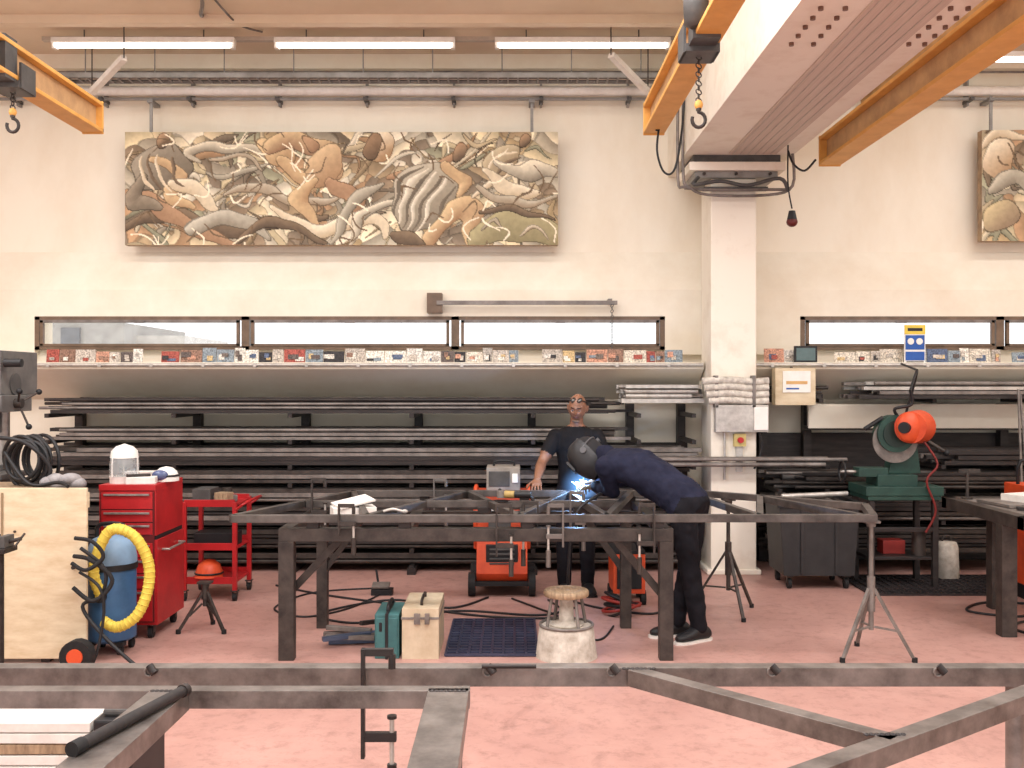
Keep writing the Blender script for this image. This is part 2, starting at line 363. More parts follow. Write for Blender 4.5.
S=[('s',[(0,96),(60,84),(120,98),(200,80)],8,6,D1,D2),('s',[(0,60),(40,80),(110,112)],9,7,R1,R2),
('e',35,38,32,22,-.5,(172,162,146),(98,88,78)),('e',40,12,7,9,.2,R1,D2),('s',[(14,46),(8,70),(36,78)],9,7,(164,150,132),(98,88,78)),('s',[(30,30),(52,44),(44,66),(72,74)],8,6,O1,O2),('s',[(44,52),(70,56),(96,74)],9,6,K1,K2),
('s',[(20,26),(14,48),(28,62)],1.5,1.5,K1,K2,False),('s',[(28,24),(22,48),(38,62)],1.5,1.5,D1,D2,False),('s',[(36,26),(30,48),(46,60)],1.5,1.5,K1,K2,False),('s',[(50,28),(44,44),(58,54)],1.5,1.5,D1,D2,False),
('s',[(72,28),(66,18),(90,12),(130,20),(146,36)],5,5,K1,G2),('s',[(78,38),(110,42),(140,34)],3,3,G1,G2),('s',[(80,26),(110,22),(136,40)],2.5,2.5,G1,D1),
('s',[(100,60),(130,56),(170,70),(220,60)],5,4,G1,D1),('s',[(62,98),(90,84),(118,88),(140,108)],8,7,(204,200,186),(126,118,106)),
('e',150,24,20,13,.6,O1,O2),('s',[(140,20),(165,10),(200,16),(215,40)],10,8,O1,R2),('e',183,10,7,8,0,R1,R2),('s',[(150,30),(178,44),(206,40)],8,6,O1,O2),('e',198,32,18,24,.4,(222,188,144),(158,118,86)),('s',[(190,48),(176,70),(190,88)],10,7,O1,O2),('s',[(206,46),(230,66),(214,94)],10,7,R1,R2),
('e',252,17,16,16,0,K1,O2),('e',245,18,9,14,0,(160,124,96),(102,80,64)),
('s',[(150,80),(185,96),(240,86),(262,108)],7,7,K1,K2),('s',[(206,108),(226,70),(262,54)],6,4,G1,G2),('s',[(228,112),(232,84),(270,74)],5,5,K1,G2),
('s',[(110,108),(150,92),(200,108)],6,4,D1,D2),
('s',[(330,22),(300,44),(268,48)],8,6,R1,R2),
('e',298,64,42,27,-.95,(196,188,170),(122,112,98)),
('s',[(302,32),(276,56),(266,86)],1.5,1.5,(112,102,92),(98,90,80),False),('s',[(308,34),(282,58),(270,92)],1.8,1.8,(230,224,208),(176,166,148),False),('s',[(312,36),(286,60),(276,96)],1.5,1.5,(112,102,92),(98,90,80),False),('s',[(316,38),(290,64),(282,98)],1.8,1.8,(230,224,208),(176,166,148),False),('s',[(320,42),(296,68),(288,100)],1.5,1.5,(112,102,92),(98,90,80),False),('s',[(322,44),(302,70),(294,100)],1.8,1.8,(230,224,208),(176,166,148),False),('s',[(328,50),(312,74),(308,98)],1.5,1.5,(112,102,92),(98,90,80),False),
('e',335,18,7,10,.2,R1,D2),('s',[(322,30),(338,46),(332,60)],8,6,O1,O2),('s',[(306,106),(328,74),(348,84),(346,112)],12,10,(224,192,144),(154,112,80)),('s',[(268,104),(300,110)],7,7,D1,D2),
('s',[(346,66),(380,40),(400,20)],4,3,K1,K2),('e',380,30,22,13,-.6,(216,202,168),(138,114,86)),('e',400,10,6,8,0,R1,D2),('s',[(366,40),(380,26),(396,22)],1.6,1.6,K1,K2,False),('s',[(370,44),(386,32),(400,28)],1.6,1.6,D1,D2,False),('s',[(376,48),(390,38),(404,32)],1.6,1.6,K1,K2,False),('s',[(376,34),(396,44),(416,34),(430,40)],8,7,K1,G2),('s',[(362,42),(384,62),(410,58)],8,6,K1,K2),('s',[(350,56),(372,70),(400,72),(428,62)],5,4,G1,D1),
('s',[(350,108),(390,94),(440,100)],15,16,(176,166,122),(134,124,90)),('s',[(352,80),(390,80),(432,84)],4,3,D1,D2),('s',[(360,98),(372,90),(380,100)],2,2,G1,D1),('s',[(396,104),(410,94),(424,104)],2,2,K1,D1)]
def mural(name,x0,x1,z0,z1,y,W,H,seed,shapes):
    C=paint(W,H,seed,shapes); e=empty(name)
    me=bpy.data.meshes.new(name+"_canvas")
    X,Z=np.meshgrid(np.linspace(x0,x1,W),np.linspace(z1,z0,H)); vs=np.stack([X,np.full_like(X,y),Z],-1).reshape(-1,3)
    idx=np.arange(W*H).reshape(H,W); F=np.stack([idx[:-1,:-1],idx[1:,:-1],idx[1:,1:],idx[:-1,1:]],-1).reshape(-1,4)
    me.from_pydata(vs.tolist(),[],F.tolist())
    ca=me.color_attributes.new("Col",'FLOAT_COLOR','POINT')
    L=np.where(C/255<=.04045,C/255/12.92,((C/255+.055)/1.055)**2.4)
    ca.data.foreach_set("color",np.concatenate([L.reshape(-1,3),np.ones((W*H,1))],1).astype(np.float32).ravel())
    me.materials.append(muralmat); o=bpy.data.objects.new("canvas",me); bpy.context.collection.objects.link(o); o.parent=e
    g=B("stretcher"); g.bx(x0,x1,y+.003,y+.1,z0,z1,wood)
    for fx in(.055,.94):
        X_=x0+(x1-x0)*fx; g.bx(X_-.015,X_+.015,y+.06,y+.075,z1-.05,z1+.36,grey); g.bx(X_-.03,X_+.03,y+.03,10.395,z1+.31,z1+.34,grey)
    g.bx(x0+.1,x1-.1,y+.1,10.395,z0+.1,z0+.16,wood); g.bx(x0+.1,x1-.1,y+.1,10.395,z1-.2,z1-.12,wood)
    g.done(parent=e)
d=10.15
a_=at(125,132,d);b_=at(558,245,d)
mural("mural_painting",a_.x,b_.x,b_.z,a_.z,d,520,136,3,[((s[0],)+tuple(s[1:])) for s in S] if False else [
  (('e',s[1]*1.2,s[2]*1.2,s[3]*1.2,s[4]*1.2)+tuple(s[5:])) if s[0]=='e' else (('s',[(p[0]*1.2,p[1]*1.2) for p in s[1]],s[2]*1.2,s[3]*1.2)+tuple(s[4:])) for s in S])
a_=at(982,130,d);b_=at(982,241,d)
S2=[('e',20,30,16,22,.3,K1,O2),('s',[(4,60),(30,50),(50,70)],9,7,G1,G2),('s',[(0,20),(20,6),(48,12)],5,5,K1,K2),('e',18,88,20,16,.2,(206,186,140),D1)]
mural("mural_painting",a_.x,a_.x+2.2,b_.z,a_.z,d,220,111,11,S2)
# ================================================================= CEILING SERVICES
def fluor(name,x0,x1,y):
    d=9.6; a=at(x0,y,d); b=at(x1,y,d); g=B(name)
    g.bx(a.x,b.x,d-.05,d+.05,a.z+.02,a.z+.07,white); g.cyl((a.x+.03,d-.02,a.z),(b.x-.03,d-.02,a.z),.026,tubeE,seg=10)
    for X in(a.x+.02,b.x-.02): g.bx(X-.02,X+.02,d-.03,d+.03,a.z-.03,a.z+.07,white)
    for X in(a.x+.3,b.x-.3): g.cyl((X,d,a.z+.07),(X,d,5.2),.006,greyd)
    g.done()
fluor("fluorescent_light",53,235,46); fluor("fluorescent_light",275,455,46); fluor("fluorescent_light",495,670,46)
fluor("fluorescent_light",922,1100,60)
g=B("lighting_trunking"); z=at(0,41,9.8).z; g.bx(-4.6,1.6,9.78,9.84,z,z+.045,greyl)
for i in range(10): g.cyl((-4.4+i*.62,9.81,z),(-4.4+i*.62,9.81,5.2),.006,grey)
g.done()
g=B("cable_tray")
a=at(0,79,10.0); z=a.z; g.bx(-4.5,1.6,9.95,9.96,z,z+.05,grey); g.bx(-4.5,1.6,10.15,10.16,z,z+.05,grey)
for i in range(60): g.bx(-4.45+i*.1,-4.43+i*.1,9.96,10.15,z,z+.01,grey)
for i in range(9): g.cyl((-4.3+i*.7,10.08,z),(-4.3+i*.7,10.08,5.2),.006,grey)
for k in range(4): g.cyl((-4.5,9.98+k*.04,z+.025),(1.6,9.98+k*.04,z+.02),.012,greyd if k%2 else greyl)
g.done()
def pipes(xa,xb):
    g=B("service_pipe")
    for yy,r,m in((99,.016,grey),(91,.05,white),(72,.012,steelg)):
        z=at(0,yy,10.25).z; g.cyl((xa,10.25,z),(xb,10.25,z),r,m)
    n=int((xb-xa)/.9)
    for i in range(n+1):
        X=xa+.2+i*.9
        if X<xb-.05: g.bx(X-.01,X+.01,10.31,10.395,at(0,104,10.25).z,at(0,70,10.25).z,grey); g.bx(X-.02,X+.02,10.195,10.395,at(0,101,10.25).z,at(0,98,10.25).z,greyd)
    g.done()
pipes(-8.9,1.58); pipes(2.7,8.9)
g=B("trim_ceiling_cornice"); g.bx(-9,1.6,10.3,10.4,5.05,5.2,wallp); g.bx(2.66,9,10.3,10.4,5.05,5.2,wallp); g.bx(-9,1.6,9.2,9.3,5.12,5.2,ceilp); g.done()
for p,q in(((92,92),(124,58)),((648,92),(611,55))):
    g=B("angled_strip_light"); P=at(*p,9.9);Q=at(*q,9.4); g.beam(P,Q,.06,.05,white); g.cyl(Q,(Q.x,Q.y,5.2),.006,steel); g.cyl(P,(P.x,9.9,5.2),.006,steel)
    g.done()
g=B("ceiling_conduit"); g.tube([(-2.85,9.2,5.19),(-2.8,9.0,5.13),(-2.7,8.7,5.15),(-2.68,8.3,5.19)],.018,steelg,spl=5)
g.tube([(-2.6,8.7,5.16),(-2.55,9.3,5.15),(-2.4,9.6,5.18)],.01,steelg,spl=5); g.done()
g=B("wall_jib_arm"); a=at(427,293,10.1); g.bx(a.x,a.x+.15,10.08,10.2,a.z-.2,a.z,brownf)
g.bx(a.x+.1,at(617,0,10.1).x,10.06,10.1,a.z-.12,a.z-.08,steelg)
x=at(612,0,10.08).x; z=a.z-.13; i=0
while z>2.03: g.torus((x,10.08,z),.012,.004,greyd,axis=(1,0,0) if i%2 else(0,1,0),seg=8,sx=1.4,sy=1); z-=.028; i+=1
g.bx(x-.04,x-.0,10.06,10.2,a.z-.1,a.z-.06,steelg)
g.done()
g=B("column_conduit")
for k,X in enumerate((1.55,1.60)):
    g.tube([(X,9.34,4.5),(X,9.34,3.72+.03*k),(X+.06,9.34,3.64),(1.84,9.36,3.62-.05*k),(2.4,9.36,3.62-.05*k),(2.62,9.34,3.65),(2.62,9.34,3.95)],.014,steelg,spl=4)
g.tube([(1.75,9.38,3.74),(1.7,9.33,3.66),(1.95,9.36,3.7),(2.2,9.36,3.66),(2.5,9.34,3.72),(2.58,9.34,3.6)],.018,greyd,spl=5)
g.bx(1.8,2.4,9.37,9.45,3.62,3.65,greyd)
g.done()
g=B("pendant_control"); P=at(792,222,9.0); Q=at(788,160,9.0)
g.tube([(Q.x,9.0,3.95),(Q.x,9.0,3.6),(P.x,9.0,P.z+.12)],.007,black,spl=5); g.cyl((P.x,9,P.z+.1),(P.x,9,P.z+.02),.028,black,r2=.045); g.ell((P.x,9,P.z),(.05,.05,.045),M("pendant_red",(96,30,26),.4))
g.tube([(Q.x,9,3.9),(Q.x+.05,9,3.78),(Q.x+.15,9,3.72),(Q.x+.25,9.0,3.82)],.01,black,spl=5); g.done()
g=B("hanging_cable"); g.tube([(1.14,7.9,3.8),at(660,120,7.9),at(657,150,7.9),at(664,172,7.9),at(675,168,7.9),at(683,120,7.9),(1.4,7.9,4.6),(1.62,7.9,4.8)],.009,black,spl=6); g.done()
# ================================================================= LEDGE CONTENT
cm=colattr_mat("printed_covers",.55,70,.45)
def colored_boxes(name,items):
    me=bpy.data.meshes.new(name); vs=[];fs=[];cs=[]
    for (c,sz,tilt,col) in items:
        R=Matrix.Rotation(tilt,3,'X'); n=len(vs)
        for x in(-.5,.5):
            for y in(-.5,.5):
                for z in(0,1): vs.append(tuple(Vector(c)+R@Vector((x*sz[0],y*sz[1],z*sz[2]))))
        for f_ in[(0,1,3,2),(4,6,7,5),(0,4,5,1),(2,3,7,6),(0,2,6,4),(1,5,7,3)]:
            fs.append([n+i for i in f_]); cs.append(col)
    me.from_pydata(vs,[],fs); ca=me.color_attributes.new("Col",'FLOAT_COLOR','CORNER'); arr=[]
    for c in cs: arr+= list(lin(c)+(1,))*4
    ca.data.foreach_set("color",arr); me.materials.append(cm); me.update()
    o=bpy.data.objects.new(name,me); bpy.context.collection.objects.link(o); return o
pal=[(204,194,178),(160,84,74),(208,202,192),(92,104,128),(60,57,58),(196,170,126),(166,158,148),(132,142,148),(216,210,198),(140,110,94),(186,176,164),(96,86,82),(190,142,120),(112,100,92),(178,168,156)]
def ledgeitems(x0,x1,gap):
    it=[];x=x0
    while x<x1:
        w_=random.uniform(.08,.23)
        if random.random()<gap:
            h=random.uniform(.10,.145); cc=random.choice(pal); Y=9.82+random.random()*.03
            it.append(((x+w_/2,Y,2.012),(w_*.96,.012,h),-.12,cc))
            for q in range(2):
                c2=random.choice(pal); it.append(((x+w_/2+random.uniform(-.25,.25)*w_,Y-.009-.002*q,2.018+h*random.uniform(.05,.4)),(w_*random.uniform(.25,.5),.004,h*random.uniform(.2,.45)),-.12,c2))
        x+=w_
    return it
colored_boxes("book_row",ledgeitems(at(45,0,9.82).x,at(712,0,9.82).x,.98))
colored_boxes("book_row",ledgeitems(at(835,0,9.82).x,6.0,.95)+ledgeitems(at(764,0,9.82).x,at(785,0,9.82).x,1))
g=B("tablet_monitor"); a=at(794,346,9.8);b=at(817,360,9.8); g.bx(a.x,b.x,9.79,9.81,2.012,a.z,black); g.bx(a.x+.02,b.x-.02,9.785,9.79,2.03,a.z-.02,M("screen_glass",(90,110,110),.2)); g.bx(a.x+.05,b.x-.05,9.8,9.87,2.01,2.03,black); g.done()
g=B("safety_sign"); a=at(904,325,9.75);b=at(925,358,9.75); g.bx(a.x,b.x,9.74,9.75,2.01,a.z,paper); g.bx(a.x,b.x,9.736,9.74,a.z-.09,a.z,yelp); g.bx(a.x+.01,b.x-.01,9.736,9.74,a.z-.24,a.z-.1,bluep)
for X in(a.x+.06,b.x-.06): g.cyl((X,9.735,a.z-.16),(X,9.732,a.z-.16),.032,paper)
g.bx(a.x+.01,b.x-.01,9.736,9.74,2.03,a.z-.26,bluep); g.bx(a.x+.03,b.x-.03,9.735,9.7355,a.z-.06,a.z-.03,black); g.bx(a.x+.02,b.x-.02,9.73,9.8,2.01,2.02,black)
g.done()
g=B("conduit_pipe"); g.cyl((-6,9.67,1.985),(1.85,9.67,1.985),.016,galv)
for i in range(16): g.bx(-6+i*.5,-5.97+i*.5,9.65,9.7,1.965,2.0,galv)
g.done()
g=B("conduit_pipe"); g.cyl((2.36,9.67,1.985),(7,9.67,1.985),.016,galv)
for i in range(9): g.bx(2.5+i*.5,2.53+i*.5,9.65,9.7,1.965,2.0,galv)
g.done()
# ================================================================= STEEL RACK
LV=(1.52,1.27,1.03,.86,.68,.46,.24,.08)
g=B("steel_storage_rack")
for X in(-4.4,-3.2,-2.1,-.95,.2,1.2,1.72):
    g.bx(X-.04,X+.04,10.15,10.25,0,1.6,steelb)
    for z in LV: g.beam((X,10.2,z-.02),(X,9.45,z-.02),.04,.04,steelb)
    g.bx(X-.04,X+.04,9.42,10.2,0,.06,steelb)
g.done()
def bars(name,x0,x1,z,n,layers,h=.04,m=None,y0=9.48,y1=10.1,jit=.25,maxx=None):
    g=B(name); m=m or [steelb,steel,steelg]
    for l in range(layers):
        for k in range(n):
            Y=y0+(y1-y0)*(k+.5)/n; a=x0+random.uniform(-jit,jit)*.8; b=x1+random.uniform(-2*jit,jit)
            if maxx: b=min(b,maxx)
            mm=random.choice(m); hh=h*random.uniform(.7,.97); t=random.random()
            if t<.3: g.cyl((a,Y,z+l*h+hh/2),(b,Y,z+l*h+hh/2),hh/2,mm,seg=10)
            elif t<.45:
                g.bx(a,b,Y-.035,Y-.030,z+l*h,z+l*h+hh,mm); g.bx(a,b,Y-.035,Y+.035,z+l*h,z+l*h+.005,mm)
            else: g.bx(a,b,Y-.035,Y+.035,z+l*h,z+l*h+hh,mm)
    g.done()
DK=[steelb,steelb,steel,steel,steelg]
bars("steel_bar_stack",-4.35,.95,1.52,7,4,.038,DK)
bars("steel_bar_stack",-4.3,.9,1.27,7,3,.038,[steel,steelg,steelb,steel])
bars("steel_bar_stack",-4.3,1.7,1.03,7,4,.042,[steelg,steel,steelb,steelg],maxx=1.8)
bars("steel_bar_stack",-4.2,1.6,.86,7,3,.042,[steelb,steelg,steel],maxx=1.8)
bars("steel_bar_stack",-4.4,1.6,.68,7,3,.045,DK,maxx=1.8)
bars("steel_bar_stack",-4.4,1.6,.46,7,4,.045,DK,maxx=1.8)
bars("steel_bar_stack",-4.4,1.6,.24,7,4,.045,DK,maxx=1.8)
bars("steel_bar_stack",-4.4,1.6,.08,7,2,.055,DK,y0=9.55,maxx=1.8)
bars("aluminium_tube_bundle",1.05,1.8,1.62,5,4,.045,[galv,steell],y0=9.5,y1=9.85,jit=.05,maxx=1.84)
g=B("steel_storage_rack")
for X in(2.55,3.0,4.1,5.0,6.0):
    g.bx(X-.04,X+.04,10.15,10.25,0,1.6,steelb)
    for z in(1.66,1.03,.8,.5,.2): g.beam((X,10.2,z-.02),(X,9.5 if z<1.6 else 9.7,z-.02),.04,.04,steelb)
g.bx(2.95,6.4,9.95,10.0,1.36,1.6,wallp)
g.bx(2.95,6.4,9.97,10.15,1.34,1.38,steelb)
g.done()
bars("steel_bar_stack",3.4,6.3,1.66,6,4,.042,[galv,steelg,steel,steelb])
bars("steel_bar_stack",2.5,3.1,1.66,3,3,.042,[steel,steelb],y0=9.75,jit=.08)
bars("steel_bar_stack",4.05,6.3,1.03,6,3,.05,[steelg,steelb])
bars("steel_bar_stack",2.6,6.3,.8,6,4,.042,DK); bars("steel_bar_stack",2.6,6.3,.5,6,5,.045,DK); bars("steel_bar_stack",2.6,6.3,.2,6,5,.045,DK)
bars("steel_tube_bundle",1.2,3.1,1.03,2,2,.05,[steelg],y0=9.26,y1=9.40,jit=.1)
g=B("rack_shade_sheet"); g.bx(-4.6,1.8,10.26,10.295,0,1.2,steelb); g.done()  # dark sheets stand in for the shade behind the lower rack levels
g=B("rack_shade_sheet"); g.bx(2.4,6.4,10.26,10.295,0,1.3,steelb); g.done()
g=B("wrapped_pipe_bundle"); wrap=M("insulation_wrap",(218,211,198),.8,col2=(160,150,138),scale=20,bump=.4)
for k in range(4):
    z=1.64+k*.062; X0,X1=at(708,0,9.4).x,at(768,0,9.4).x
    g.tube([(X0-.02*k,9.38,z),(X0+.2,9.37,z+.012),(X0+.4,9.385,z-.004),(X1,9.38,z+.005)],.034,wrap,spl=4,seg=12)
g.bx(1.9,1.93,9.35,9.45,1.58,1.88,steelg); g.bx(2.25,2.28,9.35,9.45,1.58,1.88,steelg)
g.done()
g=B("electrical_panel"); a=at(715,405,9.38);b=at(768,432,9.38); g.bx(a.x,b.x,9.35,9.45,b.z,a.z,galv); g.bx(b.x-.14,b.x-.01,9.33,9.35,b.z+.02,a.z-.02,paper)
g.tube([(b.x-.08,9.4,b.z),(b.x-.05,9.4,1.2),(b.x-.12,9.42,1.0)],.01,black,spl=4)
g.tube([(a.x+.1,9.42,b.z),(a.x+.1,9.42,.9)],.012,galv)
g.done(.004)
g=B("emergency_stop"); a=at(740,440,9.4); g.bx(a.x-.055,a.x+.055,9.39,9.45,a.z-.06,a.z+.06,M("dull_yellow",(208,188,120),.5)); g.cyl((a.x,9.39,a.z),(a.x,9.36,a.z),.028,red); g.bx(a.x-.03,a.x+.03,9.42,9.45,a.z-.3,a.z-.06,galv); g.done()
g=B("noticeboard_box"); a=at(774,368,9.6);b=at(814,405,9.6); g.bx(a.x,b.x,9.55,9.68,b.z,a.z,ply); g.bx(a.x+.07,b.x-.05,9.54,9.55,b.z+.12,a.z-.03,paper); g.bx(a.x+.1,b.x-.08,9.537,9.54,b.z+.2,b.z+.23,M("card_tan",(214,170,110),.6)); g.bx(a.x+.1,b.x-.16,9.537,9.54,b.z+.15,b.z+.165,bluep); g.cyl((a.x+.19,9.66,a.z),(a.x+.19,9.72,1.96),.01,steel); g.done(.004)
# ================================================================= MAIN TABLE + FRAME
def castor(g,x,y,r=.04):
    g.cyl((x-.015,y,r),(x+.015,y,r),r,blackr); g.bx(x-.022,x-.017,y-.02,y+.02,r,r*2+.02,steel); g.bx(x+.017,x+.022,y-.02,y+.02,r,r*2+.02,steel); g.bx(x-.03,x+.03,y-.03,y+.03,r*2+.015,r*2+.025,steel)
g=B("welding_bench"); T=steel
x0,x1=-1.52,1.05
g.bx(x0,x1,6.5,6.58,.775,.86,T); g.bx(x0,x1,7.36,7.43,.79,.86,T); g.bx(x0,x1-.06,8.03,8.09,.79,.86,T)
for X in(x0+.04,-.7,.1,x1-.05): g.bx(X-.04,X+.04,6.58,8.05,.80,.86,T)
g.bx(x0,x0+.1,6.5,6.58,0,.775,T); g.bx(x1-.09,x1,6.5,6.58,0,.775,T)
g.bx(-1.44,-1.36,7.36,7.43,0,.79,T); g.bx(.80,.88,7.36,7.43,0,.79,T)
g.beam((-1.47,6.62,.42),(-1.12,6.62,.79),.05,.05,T); g.beam((.98,6.62,.42),(.66,6.62,.8),.05,.05,T)
g.beam((.84,7.4,.4),(.55,7.4,.8),.05,.05,T); g.beam((-1.4,7.4,.4),(-1.1,7.4,.8),.04,.04,T)
g.done(.003)
FZ=.925
g=B("steel_truss_frame")
f0,bk=6.53,8.0
n=dict(a=(-1.82,6.5),b=(-1.27,bk),c=(1.51,bk),d=(2.52,7.14),e=(2.36,f0))
def tb(p,q,w=.05): g.beam((p[0],p[1],FZ),(q[0],q[1],FZ),w,.05,framem)
tb(n['a'],(2.38,f0)); tb(n['a'],n['b']); tb(n['b'],n['c']); tb(n['c'],n['d']); tb(n['d'],n['e'])
zz=[(-1.27,bk),(-.95,f0),(-.35,bk),(.05,f0),(.45,bk),(.62,f0),(.95,bk)]
for i in range(len(zz)-1): tb(zz[i],zz[i+1],.045)
tb((1.62,f0),(1.9,7.66),.045); tb((1.9,7.66),(2.3,f0),.045); tb((1.4,bk),(1.62,f0),.045)
tb((-1.5,7.3),(.8,7.3),.04)
for X in(-1.3,-.7,.1,.95):
    for Y in(6.54,8.03): g.bx(X-.04,X+.04,Y-.03,Y+.03,.86,.90,steelb)
for X in(-1.3,-.2,.5): g.bx(X-.05,X+.05,7.27,7.33,.86,.905,steelb)
g.done(.003)
def fclamp(name,x,y,ztop,L=.3,flip=1,m=steel):
    g=B(name); z1=ztop+.07; z0=z1-L
    g.bx(x-.006,x+.006,y-.014,y+.014,z0,z1,m)
    g.beam((x,y,z1-.012),(x+flip*.1,y,z1-.012),.02,.024,m); g.cyl((x+flip*.095,y,z1-.02),(x+flip*.095,y,ztop+.004),.012,m)
    zs=z0+.07; g.beam((x,y,zs),(x+flip*.11,y,zs),.022,.03,m); g.cyl((x+flip*.095,y,zs-.1),(x+flip*.095,y,min(zs+.06,ztop-.07)),.008,galv)
    g.cyl((x+flip*.095,y,zs-.2),(x+flip*.095,y,zs-.09),.016,m); g.cyl((x+flip*.095,y,min(zs+.06,ztop-.07)),(x+flip*.095,y,min(zs+.07,ztop-.06)),.016,m)
    return g.done(.001)
cg=M("clamp_grey",(120,113,108),.4,.5)
fclamp("bar_clamp",-.1,6.47,.955,.34); fclamp("bar_clamp",.17,6.62,.955,.3,-1); fclamp("bar_clamp",.92,6.47,.96,.33,-1)
fclamp("bar_clamp",-1.12,6.47,.955,.2); fclamp("bar_clamp",.33,6.47,.955,.28,-1,cg); fclamp("bar_clamp",-1.45,7.25,1.05,.32)
fclamp("bar_clamp",.42,7.2,.96,.3,1,cg); fclamp("bar_clamp",-.62,7.95,.98,.25,1,cg)
def toggle(x,y,z):
    g=B("locking_pliers"); g.tube([(x-.09,y,z+.015),(x-.03,y,z+.03),(x+.02,y,z+.02),(x+.05,y,z+.01)],.009,galv,spl=4); g.tube([(x-.09,y+.03,z+.012),(x,y+.01,z+.012)],.008,steel); g.ell((x+.05,y,z+.015),(.02,.012,.014),galv); g.done()
toggle(-.75,6.53,.953); toggle(1.4,7.98,.953)
g=B("angle_grinder"); c0=Vector((-.03,7.3,.995)); ygr=M("grinder_yellow",(176,148,88),.45)
g.cyl(c0+Vector((-.02,0,0)),c0+Vector((.05,-.02,-.0)),.028,ygr,r2=.026); g.cyl(c0+Vector((.05,-.02,0)),c0+Vector((.17,-.035,0)),.025,black); g.cyl(c0+Vector((-.05,0,-.025)),c0+Vector((-.05,0,.025)),.031,steelg); g.cyl(c0+Vector((-.05,0,-.05)),c0+Vector((-.05,0,-.045)),.058,black); g.cyl(c0+Vector((-.05,.0,0)),c0+Vector((-.06,.1,.02)),.013,black); g.cyl(c0+Vector((.15,-.035,0)),(.16,7.26,.95),.012,black); g.done()
g=B("paper_sheet_pile"); g.box((-1.12,7.05,.90),(.30,.2,.075),paper,(0,0,.3)); g.box((-1.12,7.05,.97),(.26,.2,.012),white,(.1,-.18,.5)); g.done()
def tripod(name,x,y,top,spread=.28,roll=True,legt=.42,m=steel):
    g=B(name)
    g.cyl((x,y,.18),(x,y,top-.03),.017,m,r2=.014); g.cyl((x,y,min(.3,legt-.05)),(x,y,min(legt+.08,top-.03)),.026,m)
    for k in range(3):
        a=math.radians(-90+120*k+(60 if roll else 10)); dx,dy=math.cos(a),math.sin(a)
        g.beam((x+.02*dx,y+.02*dy,legt),(x+spread*dx,y+spread*dy,.012),.022,.018,m); g.beam((x+.02*dx,y+.02*dy,.2),(x+spread*.6*dx,y+spread*.6*dy,legt*.42),.014,.012,m); g.cyl((x+spread*dx,y+spread*dy,0),(x+spread*dx,y+spread*dy,.03),.018,blackr)
    g.cyl((x,y,top-.04),(x,y,top-.012),.03,m); g.bx(x-.05,x+.05,y-.04,y+.04,top-.015,top,m)
    return g.done()
tripod("tripod_stand",2.37,6.6,.9,.27,legt=.45,m=steelg); tripod("tripod_stand",1.70,7.86,.9,.3,roll=False,legt=.48); tripod("tripod_stand",-2.24,7.3,.36,.19,legt=.28)
# ================================================================= FOREGROUND FRAME
g=B("foreground_steel_frame")
def fb(x0,y0,x1,y1,w=.06,h=.055,m=forem,z=.86): g.beam((x0,y0,z-h/2),(x1,y1,z-h/2),w,h,m)
fb(-2.4,3.34,2.4,3.34,.06,.062); fb(-2.4,3.09,-.13,3.09,.055,.055)
fb(-1.05,3.07,-1.07,1.9,.12,.06); fb(-.195,3.09,-.195,1.7,.125,.06)
fb(.40,3.31,1.02,2.66,.055); fb(1.9,3.31,.45,2.25,.06)
for X,Y in((1.68,3.34),(-2.2,3.34),(-1.07,1.95),(-.195,1.75)):
    g.cyl((X,Y,0),(X,Y,.80),.03,forem)
g.bx(-.235,-.155,3.06,3.12,0,.8,steelb)
for X in(-1.2,-.08,.33,.86,1.41):
    g.cyl((X,3.31,.868),(X+.02,3.3,.845),.013,steelb,seg=12); g.torus((X,3.306,.848),.015,.004,steelg,axis=(0,1,0),seg=14)
# weld beads at the joints
for X,Y in((-1.05,3.06),(-.195,3.06),(.42,3.3),(1.0,2.68)):
    for k in range(8): g.ell((X-.05+.014*k,Y,.861),(.009,.008,.004),steelb,seg=8,rings=5)
g.done(.004)
mb=M("matte_black_bar",(34,31,31),.75,col2=(52,46,44),scale=20)
g=B("rubber_handle_bar"); g.cyl((-1.10,2.56,.878),(-.99,3.0,.878),.017,mb,r2=.016); g.cyl((-1.11,2.52,.878),(-1.10,2.56,.878),.02,blackr); g.cyl((-.99,3.0,.878),(-.985,3.02,.878),.02,steelb); g.done(.003)
fclamp("bar_clamp",-.49,3.29,.86,.36,1,steelb)
g=B("clamp_tommy_bar"); g.cyl((-.10,3.3,.868),(.08,3.3,.868),.007,steelb); g.done()
g=B("board_stack")
for k in range(9):
    g.box((-2.05+random.uniform(-.02,.02),4.35,.03+k*.045),(.62,.5,.04),white if k%3 else wood,(0,0,random.uniform(-.03,.03)))
g.done(.003)
g=B("toolbox_black"); g.bx(-1.72,-1.56,4.1,4.5,0,.42,black); g.bx(-1.70,-1.58,4.15,4.45,.42,.45,greyd); g.done(.01)
